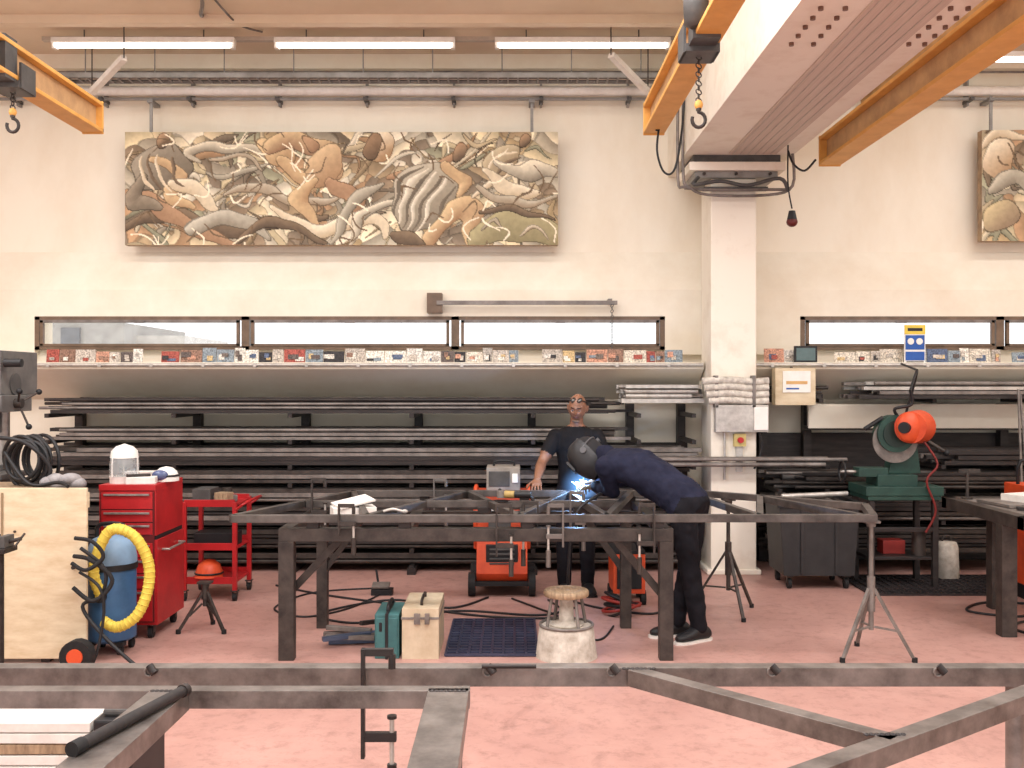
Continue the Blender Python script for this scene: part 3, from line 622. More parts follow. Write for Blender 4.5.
# ================================================================= LEFT SIDE
g=B("plywood_sided_workbench")
g.bx(-3.75,-2.74,6.44,6.465,.03,1.13,ply); g.bx(-3.75,-2.98,6.465,6.95,1.08,1.12,wood)
for X in(-3.7,-3.02):
    for Y in(6.5,6.91): g.bx(X-.03,X+.03,Y-.03,Y+.03,0,1.08,steelb)
g.bx(-3.7,-3.0,6.5,6.92,.3,.33,wood); g.bx(-2.80,-2.77,6.465,6.5,.0,1.1,ply); g.bx(-3.0,-2.74,6.465,6.49,1.0,1.1,ply)
g.bx(-3.29,-3.275,6.432,6.44,.05,1.1,M("ply_dark_edge",(150,128,98),.7))
g.cyl((-2.82,6.44,.62),(-2.82,6.42,.62),.012,steel); g.cyl((-3.2,6.44,.85),(-3.2,6.43,.85),.008,steel)
g.done(.003)
g=B("coiled_cable")
for k in range(9):
    c=Vector((-3.24+.04*math.sin(k*2),6.72+.03*k-.1,1.285+.01*math.cos(k*3))); g.torus(c,.13+.014*(k%4),.013,black,axis=(.25+.05*k,1,.12*(k%3-1)),seg=28)
g.tube([(-3.35,6.6,1.35),(-3.15,6.52,1.15),(-2.95,6.5,1.16),(-2.86,6.44,1.14)],.012,black,spl=6)
g.tube([(-3.5,6.6,1.45),(-3.2,6.55,1.42),(-3.05,6.6,1.25),(-3.1,6.6,1.13)],.014,black,spl=6)
g.done()
g=B("folded_rag")
for k in range(6): g.ell((-3.0+.035*k-.06,6.62+.02*math.sin(k*3),1.15+.02*math.sin(k*2)),(.06,.08,.042),M("rag_grey",(158,153,152),.9,col2=(116,111,112),scale=12),R=Matrix.Rotation(k*.7,3,'Z'))
g.done()
g=B("drill_press"); dg_=M("machine_dark_grey",(112,109,105),.5,col2=(84,81,79),scale=6)
g.bx(-4.05,-3.55,7.2,7.75,0,.08,greyd); g.cyl((-3.82,7.5,.08),(-3.82,7.5,2.0),.05,steell)
g.bx(-3.96,-3.63,7.1,7.65,1.72,2.04,dg_); g.bx(-3.94,-3.66,7.08,7.1,1.8,1.98,greyd); g.bx(-4.0,-3.6,7.05,7.5,1.6,1.72,dg_)
g.cyl((-3.74,7.2,1.6),(-3.74,7.2,1.45),.06,greyd); g.cyl((-3.74,7.2,1.45),(-3.74,7.2,1.38),.035,steell,r2=.018); g.cyl((-3.74,7.2,1.38),(-3.74,7.2,1.24),.007,steell)
for k in range(3):
    a=k*2.09+.5; g.cyl((-3.58,7.25,1.66),(-3.5,7.25+.17*math.cos(a),1.66+.17*math.sin(a)),.008,steel); g.ell((-3.5,7.25+.17*math.cos(a),1.66+.17*math.sin(a)),.022,black)
g.cyl((-3.63,7.25,1.66),(-3.55,7.25,1.66),.035,steel)
for X,z,m in((-3.9,1.93,red),(-3.8,1.93,green),(-3.72,1.9,black)): g.cyl((X,7.08,z),(X,7.06,z),.018,m)
g.cyl((-3.6,7.1,1.95),(-3.48,7.1,1.95),.03,black); g.cyl((-3.66,7.3,1.8),(-3.62,7.3,1.8),.08,greyd)
g.tube([(-3.7,7.1,1.75),(-3.6,7.0,1.6),(-3.62,7.0,1.4),(-3.7,7.05,1.3)],.012,black,spl=5)
g.bx(-4.0,-3.6,7.05,7.45,1.12,1.16,greyd) ; g.bx(-3.87,-3.77,7.4,7.55,1.05,1.2,greyd)
g.done(.006)
g=B("pipe_vise_stand"); X=-3.02;Y=5.95
g.cyl((X-.04,Y,.02),(X-.04,Y,.80),.035,steelb); g.cyl((X-.04,Y,0),(X-.04,Y,.02),.16,steelb); g.bx(X-.13,X+.04,Y-.08,Y+.08,.80,.83,steelb); g.bx(X-.1,X-.05,Y-.06,Y+.06,.83,.9,greyd); g.bx(X-.01,X+.03,Y-.06,Y+.06,.83,.9,greyd)
g.cyl((X+.02,Y,.86),(X+.10,Y,.88),.012,steel); g.cyl((X+.09,Y-.06,.84),(X+.09,Y+.06,.9),.007,steel)
g.done(.004)
g=B("red_tool_chest"); x0,x1,y0,y1=-2.92,-2.50,7.03,7.62
g.bx(x0,x1,y0+.02,y1,.1,.70,red); g.bx(x0+.01,x1-.01,y0+.03,y1-.01,.70,.73,black); g.bx(x0+.01,x1-.01,y0+.02,y1,.73,1.05,red); g.bx(x0+.01,x1-.01,y0+.01,y1,1.05,1.09,red)
for z0,z1 in((.74,.82),(.83,.91),(.92,1.04),(.58,.68),(.47,.57),(.36,.46),(.13,.35)):
    g.bx(x0+.03,x1-.03,y0+.005,y0+.02,z0,z1,red); g.bx(x0+.05,x1-.05,y0-.008,y0+.006,z1-.026,z1-.013,steell)
g.bx(x0+.02,x1-.02,y0+.01,y0+.02,.12,1.04,M("chest_gap",(96,16,18),.6))
for X in(x0+.06,x1-.06):
    for Y in(y0+.07,y1-.06): castor(g,X,Y)
g.tube([(x1,y0+.12,.62),(x1+.045,y0+.12,.62),(x1+.045,y1-.12,.62),(x1,y1-.12,.62)],.009,steell)
g.done(.005)
g=B("face_shield"); X,Y,Z=-2.79,7.2,1.09
g.lathe((X,Y,Z),[(.10,0),(.10,.03),(.105,.05)],white); g.lathe((X,Y,Z+.05),[(.1,0),(.102,.08),(.095,.13)],glass); g.lathe((X,Y,Z+.18),[(.098,0),(.09,.05),(.06,.08),(.005,.1)],white)
for k in range(3): g.cyl((X+.098*math.cos(k*2.1+2),Y+.098*math.sin(k*2.1+2),Z+.04),(X+.096*math.cos(k*2.1+2),Y+.096*math.sin(k*2.1+2),Z+.19),.006,white)
g.done()
g=B("parts_tray"); g.box((-2.64,7.13,1.115),(.2,.1,.05),white,(0,0,.2)); g.box((-2.66,7.12,1.15),(.16,.04,.02),steel,(0,0,.5)); g.box((-2.76,7.45,1.12),(.24,.14,.06),white,(0,0,.1)); g.done(.003)
g=B("welding_mask"); X,Y,Z=-2.53,7.32,1.092; vis=M("visor_blue",(90,100,136),.15)
g.lathe((X,Y,Z),[(.09,0),(.09,.03),(.075,.07),(.045,.095),(.005,.105)],white); g.ell((X-.02,Y-.075,Z+.045),(.06,.03,.04),vis); g.torus((X,Y,Z+.04),.088,.008,black); g.done()
g=B("shop_vacuum"); X,Y=-2.70,6.74
g.lathe((X,Y,.08),[(.13,0),(.16,.02),(.16,.5),(.15,.52)],blue); g.lathe((X,Y,.6),[(.165,0),(.165,.04),(.15,.1),(.12,.16),(.05,.19),(.01,.19)],M("vac_lightblue",(128,158,186),.4)); g.lathe((X,Y,.56),[(.17,0),(.17,.04)],black); g.tube([(X-.1,Y,.75),(X-.08,Y,.85),(X+.08,Y,.85),(X+.1,Y,.75)],.014,black,spl=4)
g.cyl((X,Y-.16,.4),(X,Y-.2,.4),.035,black)
for a in range(4):
    aa=a*math.pi/2+.785; g.cyl((X+.14*math.cos(aa)-.012,Y+.14*math.sin(aa),.035),(X+.14*math.cos(aa)+.012,Y+.14*math.sin(aa),.035),.035,blackr); g.bx(X+.14*math.cos(aa)-.03,X+.14*math.cos(aa)+.03,Y+.14*math.sin(aa)-.03,Y+.14*math.sin(aa)+.03,.06,.09,black)
g.done(.003)
g=B("yellow_vacuum_hose")
hp=spline([Vector(p) for p in((-2.70,6.56,.42),(-2.72,6.5,.6),(-2.62,6.5,.84),(-2.48,6.52,.82),(-2.39,6.55,.66),(-2.38,6.55,.48),(-2.44,6.52,.3),(-2.56,6.5,.22),(-2.66,6.5,.26))],16)
g.tube(hp,.034,yelh,seg=12)
for i in range(0,len(hp)-1,3):
    d_=(hp[i+1]-hp[i]).normalized(); g.torus(hp[i],.034,.004,yelh,axis=d_,seg=12)
g.done()
g=B("gas_hose_tangle"); g.tube([(-2.76,6.40,.75),(-2.6,6.38,.62),(-2.62,6.38,.45),(-2.74,6.38,.38),(-2.6,6.36,.2),(-2.35,6.3,.012),(-2.2,6.2,.012),(-2.3,6.0,.012)],.012,black,spl=7); g.tube([(-2.76,6.38,.6),(-2.62,6.36,.5),(-2.6,6.36,.3),(-2.66,6.3,.012),(-2.8,6.1,.012)],.01,black,spl=7); g.tube([(-2.8,6.39,.7),(-2.68,6.36,.68),(-2.55,6.38,.55),(-2.66,6.36,.42),(-2.8,6.38,.5)],.014,blackr,spl=7); g.tube([(-2.78,6.36,.82),(-2.66,6.34,.8),(-2.6,6.36,.7),(-2.7,6.34,.62),(-2.8,6.36,.66)],.013,blackr,spl=7); g.done()
g=B("hose_reel_wheel"); g.cyl((-2.72,6.22,.10),(-2.72,6.30,.10),.10,blackr); g.cyl((-2.72,6.21,.10),(-2.72,6.22,.10),.05,orange); g.done(.01)
g=B("red_trolley"); x0,x1,y0,y1=-2.72,-2.30,8.3,8.75
for X in(x0,x1):
    for Y in(y0,y1): g.bx(X-.018,X+.018,Y-.018,Y+.018,.08,.82,red)
for z in(.14,.42,.78): g.bx(x0,x1,y0,y1,z,z+.02,red); g.bx(x0,x1,y0-.01,y0,z,z+.06,red); g.bx(x0,x1,y1,y1+.01,z,z+.06,red)
for X in(x0,x1):
    for Y in(y0,y1): castor(g,X,Y,.032)
g.bx(x0+.05,x0+.2,y0+.05,y0+.3,.8,.92,greyd); g.cyl((x1-.12,y0+.2,.8),(x1-.12,y0+.2,.92),.04,steel); g.bx(x0+.05,x0+.4,y0+.08,y0+.3,.44,.55,black); g.box((x0+.28,y0+.2,.83),(.2,.08,.05),steelg,(0,0,.4)); g.box((x0+.3,y0+.1,.86),(.12,.1,.06),wood,(0,0,-.3))
g.tube([(x1,y0,.75),(x1+.1,y0,.82),(x1+.1,y1,.82),(x1,y1,.75)],.012,red,spl=3)
g.done(.003)
g=B("orange_helmet"); X,Y,Z=-2.55,8.42,.162
g.lathe((X,Y,Z),[(.115,0),(.112,.06),(.09,.12),(.05,.155),(.005,.165)],orange); g.ell((X,Y-.1,Z+.03),(.1,.06,.012),orange); g.torus((X,Y,Z+.05),.113,.008,black); g.done()
# ================================================================= CENTRE FLOOR ITEMS
g=B("welding_power_source"); x0,x1,y0,y1=-.36,.19,8.5,9.05
g.prism([(8.5,.12),(8.42,.2),(8.5,.5),(8.56,.86),(9.05,.86),(9.05,.12)],x0+.06,x1-.06,orange,axis='X')
g.bx(x0+.14,x1-.14,8.445,8.5,.26,.44,black)
for k in range(4): g.bx(x0+.17,x1-.17,8.435,8.45,.275+k*.04,.29+k*.04,greyd)
g.bx(x0+.16,x1-.2,8.45,8.6,.56,.8,greyd); g.bx(x0+.18,x0+.3,8.442,8.45,.64,.74,paper)
for X in(-.02,.05): g.cyl((X,8.44,.68),(X,8.42,.68),.02,black)
g.bx(x0+.02,x1-.02,8.45,9.1,.09,.13,black)
for X in(x0+.02,x1-.02): g.cyl((X-.03,8.5,.1),(X+.03,8.5,.1),.10,blackr); g.cyl((X-.032,8.5,.1),(X+.032,8.5,.1),.04,orange); g.cyl((X-.03,9.0,.1),(X+.03,9.0,.1),.10,blackr)
for X in(x0+.05,x1-.05): g.tube([(X,8.55,.4),(X,8.44,.62),(X,8.5,.86),(X,8.6,.92),(X,8.9,.88)],.018,orange,spl=4)
g.cyl((x0+.05,8.5,.88),(x1-.05,8.5,.88),.016,black)
g.done(.006)
g=B("wire_feeder_unit"); fg=M("feeder_grey",(158,150,140),.55,col2=(128,120,112),scale=8); g.bx(-.22,.07,8.6,8.95,.865,1.08,fg); g.bx(-.20,-.02,8.59,8.6,.92,1.05,greyd); g.bx(-.0,.05,8.585,8.6,.95,1.03,paper); g.tube([(-.16,8.8,1.08),(-.14,8.8,1.12),(0,8.8,1.12),(.02,8.8,1.08)],.012,black,spl=4); g.done(.01)
g=B("orange_welding_machine")
g.bx(.82,1.08,8.1,8.5,.1,.42,orange); g.bx(.85,1.05,8.09,8.1,.14,.38,black); g.bx(.82,1.08,8.1,8.5,.42,.45,black)
for X in(.83,1.07):
    for Y in(8.16,8.44): g.cyl((X-.02,Y,.06),(X+.02,Y,.06),.06,blackr)
g.tube([(.9,8.1,.45),(.92,8.1,.52),(1.0,8.1,.52),(1.02,8.1,.45)],.012,black,spl=3); g.cyl((.92,8.09,.3),(.92,8.05,.3),.025,red)
g.done(.006)
g=B("hose_pile")
for k in range(5): g.torus((.86,7.83+.02*k,.03+.018*k),.13+.02*(k%2),.012,M("hose_red",(160,50,40),.5) if k%2 else black,axis=(.2*(k-2),.1,1),seg=24)
g.done()
g=B("work_stool"); X,Y=.36,6.62
g.lathe((X,Y,0),[(.205,0),(.2,.03),(.18,.19),(.17,.205)],stoolc); g.lathe((X,Y,.205),[(.11,0),(.115,.01),(.05,.03),(.045,.17),(.08,.19),(.08,.2)],stoolc); g.lathe((X,Y,.40),[(.145,0),(.15,.01),(.15,.03),(.14,.04)],wood)
for k in range(4):
    a=k*math.pi/2+.5; g.cyl((X+.15*math.cos(a),Y+.15*math.sin(a),.2),(X+.11*math.cos(a),Y+.11*math.sin(a),.41),.011,steelg)
g.torus((X,Y,.21),.175,.01,steelg)
g.done(.003)
g=B("teal_power_tool_case"); g.bx(-.90,-.74,6.55,6.93,0,.29,teal); g.bx(-.89,-.75,6.54,6.55,.02,.27,teal); g.bx(-.83,-.81,6.53,6.95,-.0,.3,black); g.tube([(-.82,6.62,.29),(-.82,6.64,.33),(-.82,6.84,.33),(-.82,6.86,.29)],.012,black,spl=3); g.bx(-.87,-.85,6.535,6.55,.18,.24,black); g.done(.01)
g=B("beige_metal_case"); g.bx(-.72,-.48,6.54,7.05,0,.33,beige); g.bx(-.725,-.475,6.535,7.055,.26,.275,steelg); g.bx(-.64,-.60,6.525,6.54,.23,.3,steelg); g.bx(-.57,-.54,6.525,6.54,.23,.3,steelg); g.tube([(-.6,6.65,.33),(-.6,6.66,.36),(-.6,6.9,.36),(-.6,6.91,.33)],.01,steel,spl=3); g.done(.008)
def mat_grid(name,x0,x1,y0,y1,m,p=.05,base=None):
    g=B(name)
    g.bx(x0,x1,y0,y1,.0,.004,base or m)
    nx=int((x1-x0)/p); ny=int((y1-y0)/p)
    for i in range(nx+1): X=x0+(x1-x0)*i/nx; g.bx(X-.008,X+.008,y0,y1,.004,.018,m)
    for j in range(ny+1): Y=y0+(y1-y0)*j/ny; g.bx(x0,x1,Y-.008,Y+.008,.004,.018,m)
    g.done()
mat_grid("rubber_floor_mat",-.44,.17,6.6,7.6,M("mat_blueblack",(58,62,84),.45,col2=(42,44,62),scale=10),.07,M("mat_floor_seen",(96,74,72),.6))
mat_grid("rubber_floor_mat",3.05,4.5,8.5,9.35,M("mat_black",(52,44,44),.6,col2=(36,32,32),scale=10),p=.07)
g=B("steel_offcut_pile"); bs=M("blue_steel",(84,96,120),.4,.4)
for k in range(8):
    X=-1.08+random.uniform(-.12,.12); Y=6.95+random.uniform(-.15,.2); a=random.uniform(-.5,.5); g.box((X,Y,.02+.012*k*.6),(.34,.04,.03),steelg if k%2 else bs,(0,0,a))
g.box((-1.0,7.1,.11),(.2,.03,.03),steelb,(0,.1,.9)); g.done(.002)
g=B("floor_cable")
def cb(pts,r=.009,m=black): g.tube([Vector((x,y,r)) for x,y in pts],r,m,spl=8,seg=6)
cb([(-.2,8.4),(-.5,8.0),(-1.0,8.3),(-1.5,7.8),(-1.2,7.5),(-.8,7.7),(-.4,7.9),(.2,7.75),(.5,8.0)])
cb([(0,8.35),(.2,8.0),(.35,7.7),(.1,7.65),(-.3,7.75),(-.9,8.1),(-1.6,8.5),(-2.1,8.9)])
cb([(.3,8.3),(.45,7.7),(.35,7.3),(.6,7.0),(.75,7.4)],.008); cb([(-1.1,8.8),(-1.7,8.6),(-1.9,8.0),(-1.6,7.7),(-1.3,8.0),(-1.1,8.6)],.008)
cb([(1.3,8.2),(1.1,7.8),(.7,8.0),(.4,8.4)],.009)
g.done()
g=B("floor_cable"); cb([(4.2,7.9),(3.9,7.7),(3.6,7.9),(3.9,8.2),(4.4,8.1)],.01); cb([(4.3,7.7),(3.8,7.5),(3.7,7.2),(4.2,7.0)],.01); g.done()
g=B("foot_pedal"); g.bx(-1.2,-1.02,8.5,8.62,0,.05,black); g.box((-1.12,8.55,.08),(.15,.1,.02),steelg,(.25,0,0)); g.tube([(-1.15,8.6,.09),(-1.17,8.62,.2)],.01,black); g.done(.004)
# ================================================================= RIGHT SIDE
bin_=M("bin_black",(46,43,43),.55,col2=(30,28,28),scale=6)
g=B("wheeled_scrap_bin"); x0,x1,y0,y1=2.34,3.04,8.75,9.25
g.prism([(x0+.04,.12),(x1-.04,.12),(x1,.74),(x0,.74)],y0,y1,bin_)
g.bx(x0-.02,x1+.02,y0-.02,y0+.02,.72,.77,bin_); g.bx(x0-.02,x1+.02,y1-.02,y1+.02,.72,.77,bin_); g.bx(x0-.02,x0+.02,y0,y1,.72,.77,bin_); g.bx(x1-.02,x1+.02,y0,y1,.72,.77,bin_)
for X in(x0+.2,x1-.2): g.bx(X-.015,X+.015,y0-.015,y0,.14,.72,bin_)
for X in(x0+.1,x1-.1):
    for Y in(y0+.06,y1-.06): castor(g,X,Y,.045)
for k in range(7): g.cyl((2.42+.08*k,8.78,.75+.01*(k%2)),(2.44+.07*k,9.22,.78),.02,steelg if k%2 else steel,seg=12)
g.cyl((2.4,8.9,.80),(3.0,8.95,.82),.022,galv)
g.done(.005)
g=B("metal_cutting_saw"); X=3.42;Y=9.0
for sx in(-.26,.30):
    for sy in(-.2,.2): g.bx(X+sx-.025,X+sx+.025,Y+sy-.025,Y+sy+.025,0,.78,steelb)
g.bx(X-.3,X+.34,Y-.24,Y+.24,.78,.82,green); g.bx(X-.28,X+.32,Y-.2,Y+.2,.25,.28,steelb); g.bx(X-.26,X+.3,Y-.22,Y-.19,.5,.54,steelb)
g.bx(X-.32,X+.36,Y-.25,Y+.22,.82,.90,green); g.bx(X-.2,X+.15,Y-.2,Y+.1,.90,1.0,green); g.bx(X-.36,X-.1,Y-.18,Y-.02,.98,1.06,green)
g.prism([(X-.05,1.0),(X+.24,1.0),(X+.2,1.3),(X+.02,1.3)],Y-.05,Y+.1,green)
g.cyl((X-.02,Y-.16,1.36),(X-.02,Y-.02,1.36),.165,green,seg=32); g.cyl((X-.02,Y-.165,1.36),(X-.02,Y-.17,1.36),.12,M("guard_dark",(28,46,40),.4),seg=28); g.cyl((X-.02,Y-.13,1.3),(X-.02,Y-.12,1.3),.2,steelg,seg=40)
g.cyl((X+.06,Y-.26,1.42),(X+.2,Y-.1,1.42),.14,orange,seg=24,r2=.15); g.ell((X+.06,Y-.26,1.42),(.12,.06,.14),orange); g.cyl((X-.02,Y-.32,1.42),(X+.03,Y-.26,1.42),.05,black)
g.tube([(X+.02,Y-.1,1.5),(X-.02,Y-.12,1.58),(X+.12,Y-.14,1.62),(X+.1,Y-.16,1.75)],.014,black,spl=5); g.cyl((X+.16,Y-.1,1.36),(X+.42,Y-.14,1.2),.016,steel); g.ell((X+.43,Y-.14,1.19),.03,black)
g.cyl((X-.34,Y-.1,1.02),(X-.5,Y-.1,1.02),.014,steell)
g.torus((X-.48,Y-.1,1.02),.09,.01,black,axis=(1,0,0))
g.cyl((X-.12,Y-.1,1.5),(X-.28,Y-.1,1.4),.02,black)
g.tube([(X+.2,Y-.2,1.3),(X+.3,Y-.26,1.1),(X+.2,Y-.27,.95),(X+.28,Y-.27,.7),(X+.2,Y-.25,.5)],.01,M("dark_red_hose",(120,34,30),.6),spl=5)
g.bx(X-.1,X+.1,Y-.05,Y+.1,.28,.4,M("dull_red",(150,44,38),.5)); g.cyl((X+.2,Y-.1,.28),(X+.2,Y-.1,.5),.06,steel)
g.done(.004)
g=B("air_hose"); g.tube([(X+.1,Y-.16,1.74),at(917,370,9.0),at(914,385,9.1),at(905,420,9.2),at(912,440,9.3)],.012,black,spl=5); g.cyl(at(917,370,9.0),(3.66,9.4,1.99),.01,black); g.done()
g=B("steel_workbench"); x0,x1,y0,y1=3.48,4.9,6.8,8.1
g.bx(x0,x1,y0,y0+.09,.80,.89,steel); g.bx(x0,x1,y1-.09,y1,.80,.89,steel); g.bx(x0,x0+.09,y0,y1,.80,.89,steel); g.bx(x1-.09,x1,y0,y1,.80,.89,steel); g.bx(x0+.5,x0+.6,y0,y1,.8,.89,steel)
for X in(x0+.0,x1-.1): g.bx(X,X+.11,7.1,7.2,0,.8,steel)
g.bx(x0+.35,x0+.45,y1-.12,y1-.02,0,.8,steel); g.bx(x1-.1,x1,y1-.12,y1-.02,0,.8,steel)
g.bx(x0+.1,x1,y0+.1,y1-.1,.86,.885,steelg)
g.done(.004)
g=B("steel_plate_offcut"); g.box((3.72,7.55,.9),(.2,.4,.02),steelg,(0,0,.15)); g.box((3.95,7.6,.93),(.3,.3,.06),white,(0,0,.4)); g.box((3.8,7.2,.90),(.3,.06,.02),steelb,(0,0,-.3)); g.done()
g=B("bench_clamp_post"); g.cyl((3.62,7.95,.89),(3.62,7.95,1.12),.012,steel); g.beam((3.55,7.95,1.11),(3.72,7.95,1.11),.02,.03,steel); g.cyl((3.62,7.95,.885),(3.62,7.95,.9),.04,steel); g.done()
g=B("orange_gas_trolley"); g.bx(4.28,4.62,8.35,8.7,.12,.95,orange); g.bx(4.3,4.6,8.34,8.35,.5,.8,black)
g.cyl((4.32,8.32,.12),(4.38,8.32,.12),.12,blackr); g.cyl((4.55,8.32,.12),(4.61,8.32,.12),.12,blackr); g.tube([(4.3,8.5,.95),(4.3,8.45,1.15),(4.6,8.45,1.15),(4.6,8.5,.95)],.015,black,spl=3); g.bx(4.28,4.62,8.35,8.7,0,.12,black)
g.done(.006)
g=B("leaning_steel_rod"); g.cyl((4.72,9.2,0),(4.76,9.4,1.75),.012,steelg); g.cyl((4.8,9.2,0),(4.78,9.4,1.7),.01,steelg); g.done()
g=B("concrete_weight_block"); g.lathe((4.02,9.25,0),[(.1,0),(.11,.02),(.1,.3),(.085,.34),(.03,.35)],stoolc); g.torus((4.02,9.25,.36),.04,.01,steel,axis=(0,1,0)); g.done()
# ================================================================= PEOPLE
def remesh(b,name,parent,classify,voxel=.011,smooth=5,disp=0.0):
    bmesh.ops.recalc_face_normals(b.bm,faces=b.bm.faces)
    me=bpy.data.meshes.new("tmp"); b.bm.to_mesh(me); b.bm.free()
    o=bpy.data.objects.new(name,me); bpy.context.collection.objects.link(o)
    md=o.modifiers.new("r",'REMESH'); md.mode='VOXEL'; md.voxel_size=voxel; md.use_smooth_shade=True
    if smooth: ms=o.modifiers.new("s",'SMOOTH'); ms.factor=.5; ms.iterations=smooth
    dg=bpy.context.evaluated_depsgraph_get(); dg.update()
    m2=bpy.data.meshes.new_from_object(o.evaluated_get(dg)); o.modifiers.clear(); o.data=m2
    if disp:
        nn=[v.normal.copy() for v in m2.vertices]
        for v,n in zip(m2.vertices,nn):
            if disp_mask(v.co):
                k=mnoise.noise(Vector((v.co.x*9,v.co.y*9,v.co.z*14)))+.5*mnoise.noise(v.co*24)
                v.co+=n*(k*disp)
    m2.materials.clear(); ml=[]
    for p in m2.polygons:
        m=classify(p.center)
        if m not in ml: ml.append(m)
        p.material_index=ml.index(m); p.use_smooth=True
    for m in ml: m2.materials.append(m)
    o.parent=parent; return o
disp_mask=lambda c:True
def hand(name,parent,wrist,direction,palmn,m,curl=.5,scale=1.0,side=1,spread=.12):
    d=Vector(direction).normalized(); n=Vector(palmn); n=(n-d*n.dot(d)).normalized(); s=d.cross(n).normalized()*side
    w=Vector(wrist); b=B(name); S_=scale
    b.cap(w-d*.05*S_,w+d*.01,.026*S_,.027*S_,m)
    b.loft([(w-d*.005,s*.028*S_,n*.019*S_),(w+d*.035*S_,s*.038*S_,n*.017*S_),(w+d*.075*S_,s*.043*S_,n*.015*S_),(w+d*.092*S_,s*.038*S_,n*.011*S_)],m)
    for off,L,r,k in((.031,.072,.0088,-1),(.0105,.082,.0092,0),(-.0105,.077,.009,0),(-.031,.06,.0078,1)):
        p=w+d*.082*S_+s*off*S_; dd=(d+s*(off*spread/.03)).normalized(); ang=0
        prev=p
        for i,fr in enumerate((.45,.32,.23)):
            ang+=curl*(.5 if i==0 else .75)
            v=dd*math.cos(ang)+n*math.sin(ang); q=prev+v*L*fr*S_; b.cap(prev,q,r*S_*(1-.08*i),r*S_*(1-.08*(i+1)),m); prev=q
    p=w+d*.03*S_+s*.028*S_; v=(d*.65+s*.75+n*.2).normalized(); q=p+v*.042*S_; b.cap(p,q,.013*S_,.0105*S_,m); v2=(d*.85+s*.35+n*(.25+.3*curl)).normalized(); q2=q+v2*.03*S_; b.cap(q,q2,.0105*S_,.0098*S_,m); b.cap(q2,q2+v2*.022*S_,.0098*S_,.008*S_,m)
    return remesh(b,name,parent,lambda c:m,voxel=.0035,smooth=3)
def head(name,parent,c,fwd,up,m,H=.118):
    f=Vector(fwd).normalized(); u=Vector(up); u=(u-f*u.dot(f)).normalized(); r=f.cross(u).normalized()
    bm=bmesh.new(); bmesh.ops.create_icosphere(bm,subdivisions=6,radius=1)
    for v in bm.verts:
        p=v.co.copy(); x,y,z=p
        X=x*.077; Y=y*.098; Z=z*H
        if z<0:
            k=-z; X*=1-.30*k*k
            if y<0: Y*=1-.35*k
            else: Y*=1-.05*k
        if z<-.6 and y>0: Z*=.97
        def g(x0,z0,sx,sz): return math.exp(-((x-x0)/sx)**2-((z-z0)/sz)**2) if y>0 else 0
        Y+= .024*g(0,-.22,.10,.13)+.012*g(0,-.05,.07,.2)+.006*g(.1,-.28,.07,.06)+.006*g(-.1,-.28,.07,.06)
        Y-= .014*g(.36,-.02,.2,.12)+.014*g(-.36,-.02,.2,.12)
        Y+= .008*g(.3,.18,.28,.08)+.008*g(-.3,.18,.28,.08)+.006*g(.42,-.22,.2,.15)+.006*g(-.42,-.22,.2,.15)
        Y+= .007*g(0,-.49,.24,.05)+.007*g(0,-.60,.2,.05)-.006*g(0,-.545,.25,.02)+.008*g(0,-.85,.2,.12)
        v.co=Vector((X,Y,Z))
    me=bpy.data.meshes.new(name)
    def lab(p):
        if p.y>.05:
            z=p.z/H
            if abs(p.x)<.024 and -.64<z<-.46: return 1
            if .012<abs(p.x)<.045 and .15<z<.215: return 2
        return 0
    for fc in bm.faces: fc.smooth=True; fc.material_index=lab(fc.calc_center_median())
    R=Matrix((r,f,u)).transposed(); C=Vector(c)
    for v in bm.verts: v.co=C+R@v.co
    bm.to_mesh(me); bm.free()
    for q in(m,skinl,brow): me.materials.append(q)
    o=bpy.data.objects.new(name,me); bpy.context.collection.objects.link(o); o.parent=parent
    b=B(name+"_features")
    for s_ in(-1,1):
        ec=C+R@Vector((s_*.029,.077,-.003)); b.ell(ec,(.0115,.0115,.0065),eyew,R=R); b.ell(ec+R@Vector((0,.0095,-.002)),(.005,.003,.005),brow,R=R)
        b.ell(ec+R@Vector((0,.0015,.006)),(.014,.0125,.006),m,R=R)
        ea=C+R@Vector((s_*.079,-.012,-.012)); b.ell(ea,(.009,.020,.032),m,R=R@Matrix.Rotation(s_*.3,3,'Z')); b.torus(ea+R@Vector((s_*.005,0,.003)),.02,.005,m,axis=R@Vector((1,.3*s_,0)),seg=16,sx=1.25,sy=.85)
    b.done(parent=parent); return R
E=empty("standing_man")
b=B("b"); K=skin; yaw=Vector((.97,-.24,0)).normalized(); fr=Vector((-.24,-.97,0))
cx,cy=.55,8.6
def ring(z,rx,ry,dx=0,dy=0): return (Vector((cx+dx,cy+dy,z)),yaw*rx,fr*ry)
b.loft([ring(.80,.13,.10),ring(.88,.165,.118),ring(.97,.155,.112),ring(1.06,.150,.108,0,-.01),ring(1.17,.165,.115,0,-.015),ring(1.27,.182,.12,0,-.02),ring(1.35,.185,.108,0,-.02),ring(1.405,.15,.08,0,-.02),ring(1.445,.08,.062,0,-.02)],K)
b.cap((cx,cy-.02,1.40),(cx+.005,cy-.045,1.52),.06,.056,K)
shL=Vector((cx-.175,cy-.01,1.35)); shR=Vector((cx+.175,cy-.06,1.355))
elL=Vector((.25,8.47,1.13)); wrL=Vector((.205,8.2,1.015)); elR=Vector((.82,8.42,1.11)); wrR=Vector((.70,8.2,1.02))
for sh,el,wr in((shL,elL,wrL),(shR,elR,wrR)):
    b.ell(sh,(.072,.072,.068),K); b.cap(sh,sh.lerp(el,.6),.066,.062,K); b.cap(sh.lerp(el,.6),el,.05,.042,K); b.cap(el,el.lerp(wr,.35),.043,.045,K); b.cap(el.lerp(wr,.35),wr,.045,.028,K)
legs=[]
